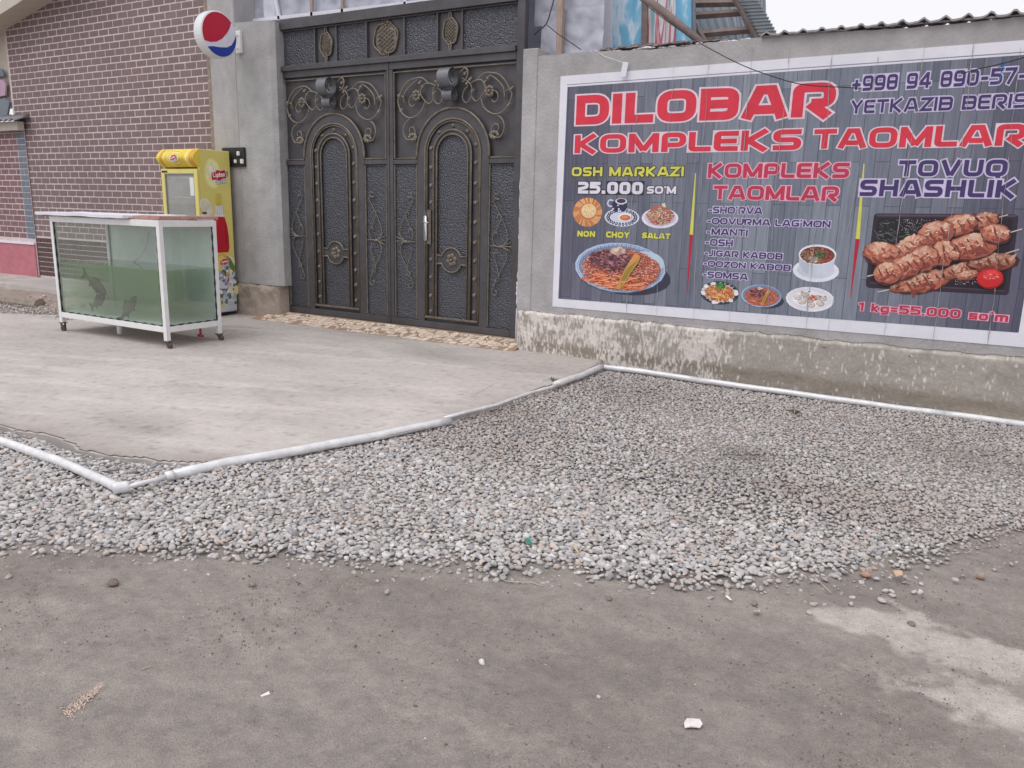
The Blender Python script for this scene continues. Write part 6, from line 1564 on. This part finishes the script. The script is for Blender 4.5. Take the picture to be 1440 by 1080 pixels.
for (cx_, cy_) in [(TX0+.024, TY0+.024), (TX1-.024, TY0+.024), (TX0+.024, TY1-.024), (TX1-.024, TY1-.024)]:
    zt = TZ0-.005 if cx_ < -8 else TZ0-.03; dx = .03 if cx_ > -8 else 0; r = .034 if cx_ < -8 else .03
    mb = MB(); mb.bbox(cx_-.034, cx_+.034, cy_-.034, cy_+.034, zt-.007, zt-.001, .002)
    mb.add([(cx_-.02, cy_-.022, zt-.007), (cx_+.02, cy_-.022, zt-.007), (cx_+dx+.012, cy_-.022, r-.006), (cx_+dx-.014, cy_-.022, r-.006), (cx_-.02, cy_-.018, zt-.007), (cx_+.02, cy_-.018, zt-.007), (cx_+dx+.012, cy_-.018, r-.006), (cx_+dx-.014, cy_-.018, r-.006)], [(0,3,2,1),(4,5,6,7),(0,1,5,4),(1,2,6,5),(2,3,7,6),(3,0,4,7)])
    mb.add([(cx_-.02, cy_+.018, zt-.007), (cx_+.02, cy_+.018, zt-.007), (cx_+dx+.012, cy_+.018, r-.006), (cx_+dx-.014, cy_+.018, r-.006), (cx_-.02, cy_+.022, zt-.007), (cx_+.02, cy_+.022, zt-.007), (cx_+dx+.012, cy_+.022, r-.006), (cx_+dx-.014, cy_+.022, r-.006)], [(0,3,2,1),(4,5,6,7),(0,1,5,4),(1,2,6,5),(2,3,7,6),(3,0,4,7)])
    cs = mb.build('castor', M['rust'], tk)
    mb = MB(); mb.lathe([(r*.6, -.015), (r*.95, -.015), (r, -.010), (r, .010), (r*.95, .015), (r*.6, .015)], lambda a, b, h, c=cx_+dx, d=cy_, rr=r: (c+a, d+h, rr+b), 18); mb.build('wheel', M['rust'], cs, smooth=True)
mb = MB(); c = G(163, 462, .08); mb.tube([(-7.86, 5.12, TZ0+.10), (-7.86, 5.12, .035)], .028, 12); mb.build('drain_stub', M['whiteplas'], tk, smooth=True)
mb = MB(); mb.tube([(TX1-.04, 5.40, TZ0+.06), (TX1-.04, 5.40, .07)], .012, 8); mb.tube([(TX1-.075, 5.40, .075), (TX1-.005, 5.40, .075)], .014, 8); mb.col = None; mb.build('red_tap', mat('red_tap_paint', lin(150,52,60), var=.1, bump=0), tk, smooth=True)
mb = MB(); mb.tube([(TX1-.25, 5.2, TZ0+.08), (TX1-.24, 5.15, .03), (TX1-.18, 5.1, .008), (TX1-.1, 5.12, .006)], .005, 6); mb.build('thin_hose', M['whiteplas'], tk, smooth=True)
# things lying on the tank
def board(x0, x1, y0, y1, z, th, m, name, label, cat, tilt=0.0, amp=.006, seed=1):
    nx_, ny_ = 20, 8; V = []; 
    for s in (0, 1):
        for i in range(nx_):
            for j in range(ny_):
                x = x0+(x1-x0)*i/(nx_-1); y = y0+(y1-y0)*j/(ny_-1); jt = amp*(float(fbm(np.array(x*5.), np.array(y*5.), 3, seed))-.5)*2
                V.append((x, y+jt, z+tilt*(x-x0)+jt+(th if s else 0)))
    N_ = nx_*ny_; F = []
    for i in range(nx_-1):
        for j in range(ny_-1): a = i*ny_+j; F.append((a, a+1, a+ny_+1, a+ny_)); F.append((N_+a, N_+a+ny_, N_+a+ny_+1, N_+a+1))
    for i in range(nx_-1): a = i*ny_; F.append((a, a+ny_, N_+a+ny_, N_+a)); a += ny_-1; F.append((a, N_+a, N_+a+ny_, a+ny_))
    for j in range(ny_-1): F.append((j, N_+j, N_+j+1, j+1)); a = (nx_-1)*ny_+j; F.append((a, a+1, N_+a+1, N_+a))
    mm = MB(); mm.v = V; 
    for f in F: mm.face(f)
    return tag(mm.build(name, m if not isinstance(m, str) else M[m]), label, cat)
board(-8.85, -7.32, 4.90, 5.66, TZ1+.012, .030, 'foam', 'foam_board', 'white foam board covering the left part of the fish tank', 'board', -.002, .010, 2)
board(-8.80, -7.30, 4.96, 5.60, TZ1+.001, .010, 'wooddk', 'dark_board', 'thin grey board under the white foam on the fish tank', 'board', 0, .004, 3)
board(-7.315, -6.92, 5.02, 5.72, TZ1+.010, .030, mat('pinkish_ply', lin(188,148,142), rough=.85, var=.25, vs_=9, bump=.2), 'plywood_board', 'pinkish brown plywood board at the right end on the fish tank', 'board', .0, .006, 4)
board(-7.6, -6.90, 4.99, 5.40, TZ1+.002, .008, 'wood', 'packing_sheet', 'pale thin sheet poking out under the plywood on the fish tank', 'board', 0, .004, 5)
mb = MB(); 
for k in range(9):
    x = -6.97+.02*k*.3+random.uniform(-.03, .05); y = 5.02+k*.055; s = random.uniform(.02, .04); T = templates(I0, 1, k+90, .35)[0]*s
    mb.add([(x+q[0]*1.2, y+q[1]*1.6, TZ1+.012+q[2]*.35) for q in T], [tuple(f) for f in F0])
tag(mb.build('dirty_rag', M['wooddk']), 'dirty brown rag scraps on the right rim of the fish tank', 'rag')
# carp
def carp(x, y, z, ln, yaw, pitch, label, roll=0):
    root = empty('carp', (x, y, z), label, 'fish', 'carp in the tank'); prof = [(0, .012, .010), (.05, .05, .035), (.14, .10, .06), (.25, .135, .075), (.38, .15, .078), (.5, .14, .07), (.62, .105, .052), (.72, .068, .034), (.80, .045, .022), (.86, .045, .014)]
    m3 = Matrix.Rotation(yaw, 3, 'Z') @ Matrix.Rotation(pitch, 3, 'Y') @ Matrix.Rotation(roll, 3, 'X')
    def T(p): v = m3 @ Vector(((p[0]-.4)*ln, p[1]*ln, p[2]*ln)); return (x+v.x, y+v.y, z+v.z)
    mm = MB(); n_ = 12
    for a, h, w in prof: mm.v += [T((a, w*math.cos(t), h*math.sin(t)+(.015 if math.sin(t) > 0 else 0)*1)) for t in [2*math.pi*k/n_ for k in range(n_)]]
    for i in range(len(prof)-1):
        for k in range(n_): l = (k+1) % n_; mm.face([i*n_+k, i*n_+l, (i+1)*n_+l, (i+1)*n_+k])
    mm.face(list(range(n_))[::-1]); mm.face([(len(prof)-1)*n_+k for k in range(n_)]); mm.build('body', M['fish'], root, smooth=True)
    def fin(pts, name): 
        mm = MB(); n2 = len(pts); mm.v = [T((a, .004, b)) for a, b in pts]+[T((a, -.004, b)) for a, b in pts]; mm.face(range(n2)); mm.face(range(2*n2-1, n2-1, -1))
        for i in range(n2): mm.face([i, i+n2, (i+1) % n2+n2, (i+1) % n2])
        mm.build(name, M['fin'], root)
    fin([(.84, .04), (.95, .12), (1.06, .17), (1.0, .0), (1.06, -.17), (.95, -.12), (.84, -.04)], 'tail_fin'); fin([(.30, .14), (.36, .22), (.50, .19), (.64, .14), (.66, .09), (.45, .13)], 'dorsal_fin')
    fin([(.28, -.12), (.36, -.20), (.40, -.18), (.36, -.12)], 'belly_fin'); fin([(.58, -.10), (.66, -.18), (.70, -.15), (.68, -.08)], 'belly_fin')
    mm = MB(); 
    for s in (1, -1): e = T((.07, s*.034, .02)); mm.tube([e, T((.07, s*.042, .02))], .006, 6)
    mm.build('eye', M['dark'], root)
def wt(px, py, Y=5.03): return W(px, py, Y)
a = wt(136, 402); carp(a.x, TY0+.066, a.z, .42, math.pi, R(-28), 'uppermost carp in the tank, its tail raised to the left')
a = wt(138, 423); carp(a.x, TY0+.075, a.z, .36, math.pi*.96, R(25), 'carp hanging tail-down in the tank, left of the middle', 0)
a = wt(182, 431); carp(a.x, TY0+.068, a.z, .38, math.pi*1.05, R(48), 'pale carp low in the tank near the corner post')
# cord on the ground behind the fridge, side hose
mb = MB(); P = [G(318, 425, .03), G(335, 428, .02), G(350, 430, .015), G(362, 440, .01), G(400, 441, .01)]; mb.tube([(q.x, q.y-.1, q.z+.005) for q in P], .006, 6)
tag(mb.build('power_cord', M['whiteplas'], smooth=True), 'pale cord on the ground beside the fridge', 'cord')
# weeds at the corner of the yard
for (px, py, z, lab, nn, hh) in [(777, 537, 0, 'small green weed by the thin pipe near the wall', 22, .05), (1118, 583, -.06, 'small grey green weed in the gravel near the wall', 20, .05)]:
    c = G(px, py, z); mb = MB(); mb.col = lin(96,108,84)
    for k in range(nn):
        a = random.uniform(0, 6.28); r = random.uniform(.01, .06); h = random.uniform(.3, 1)*hh; mb.col = mixc([lin(96,108,84), lin(120,124,98)])
        mb.add([(c.x, c.y, z), (c.x+r*math.cos(a)*.5-.003, c.y+r*math.sin(a)*.5, z+h), (c.x+r*math.cos(a), c.y+r*math.sin(a), z+h*.8), (c.x+r*math.cos(a)*.5+.003, c.y+r*math.sin(a)*.5, z+h*.6)], [(0, 1, 2, 3)])
    tag(mb.build('weed', M['attr']), lab, 'weed')
print('objects', len(bpy.data.objects))
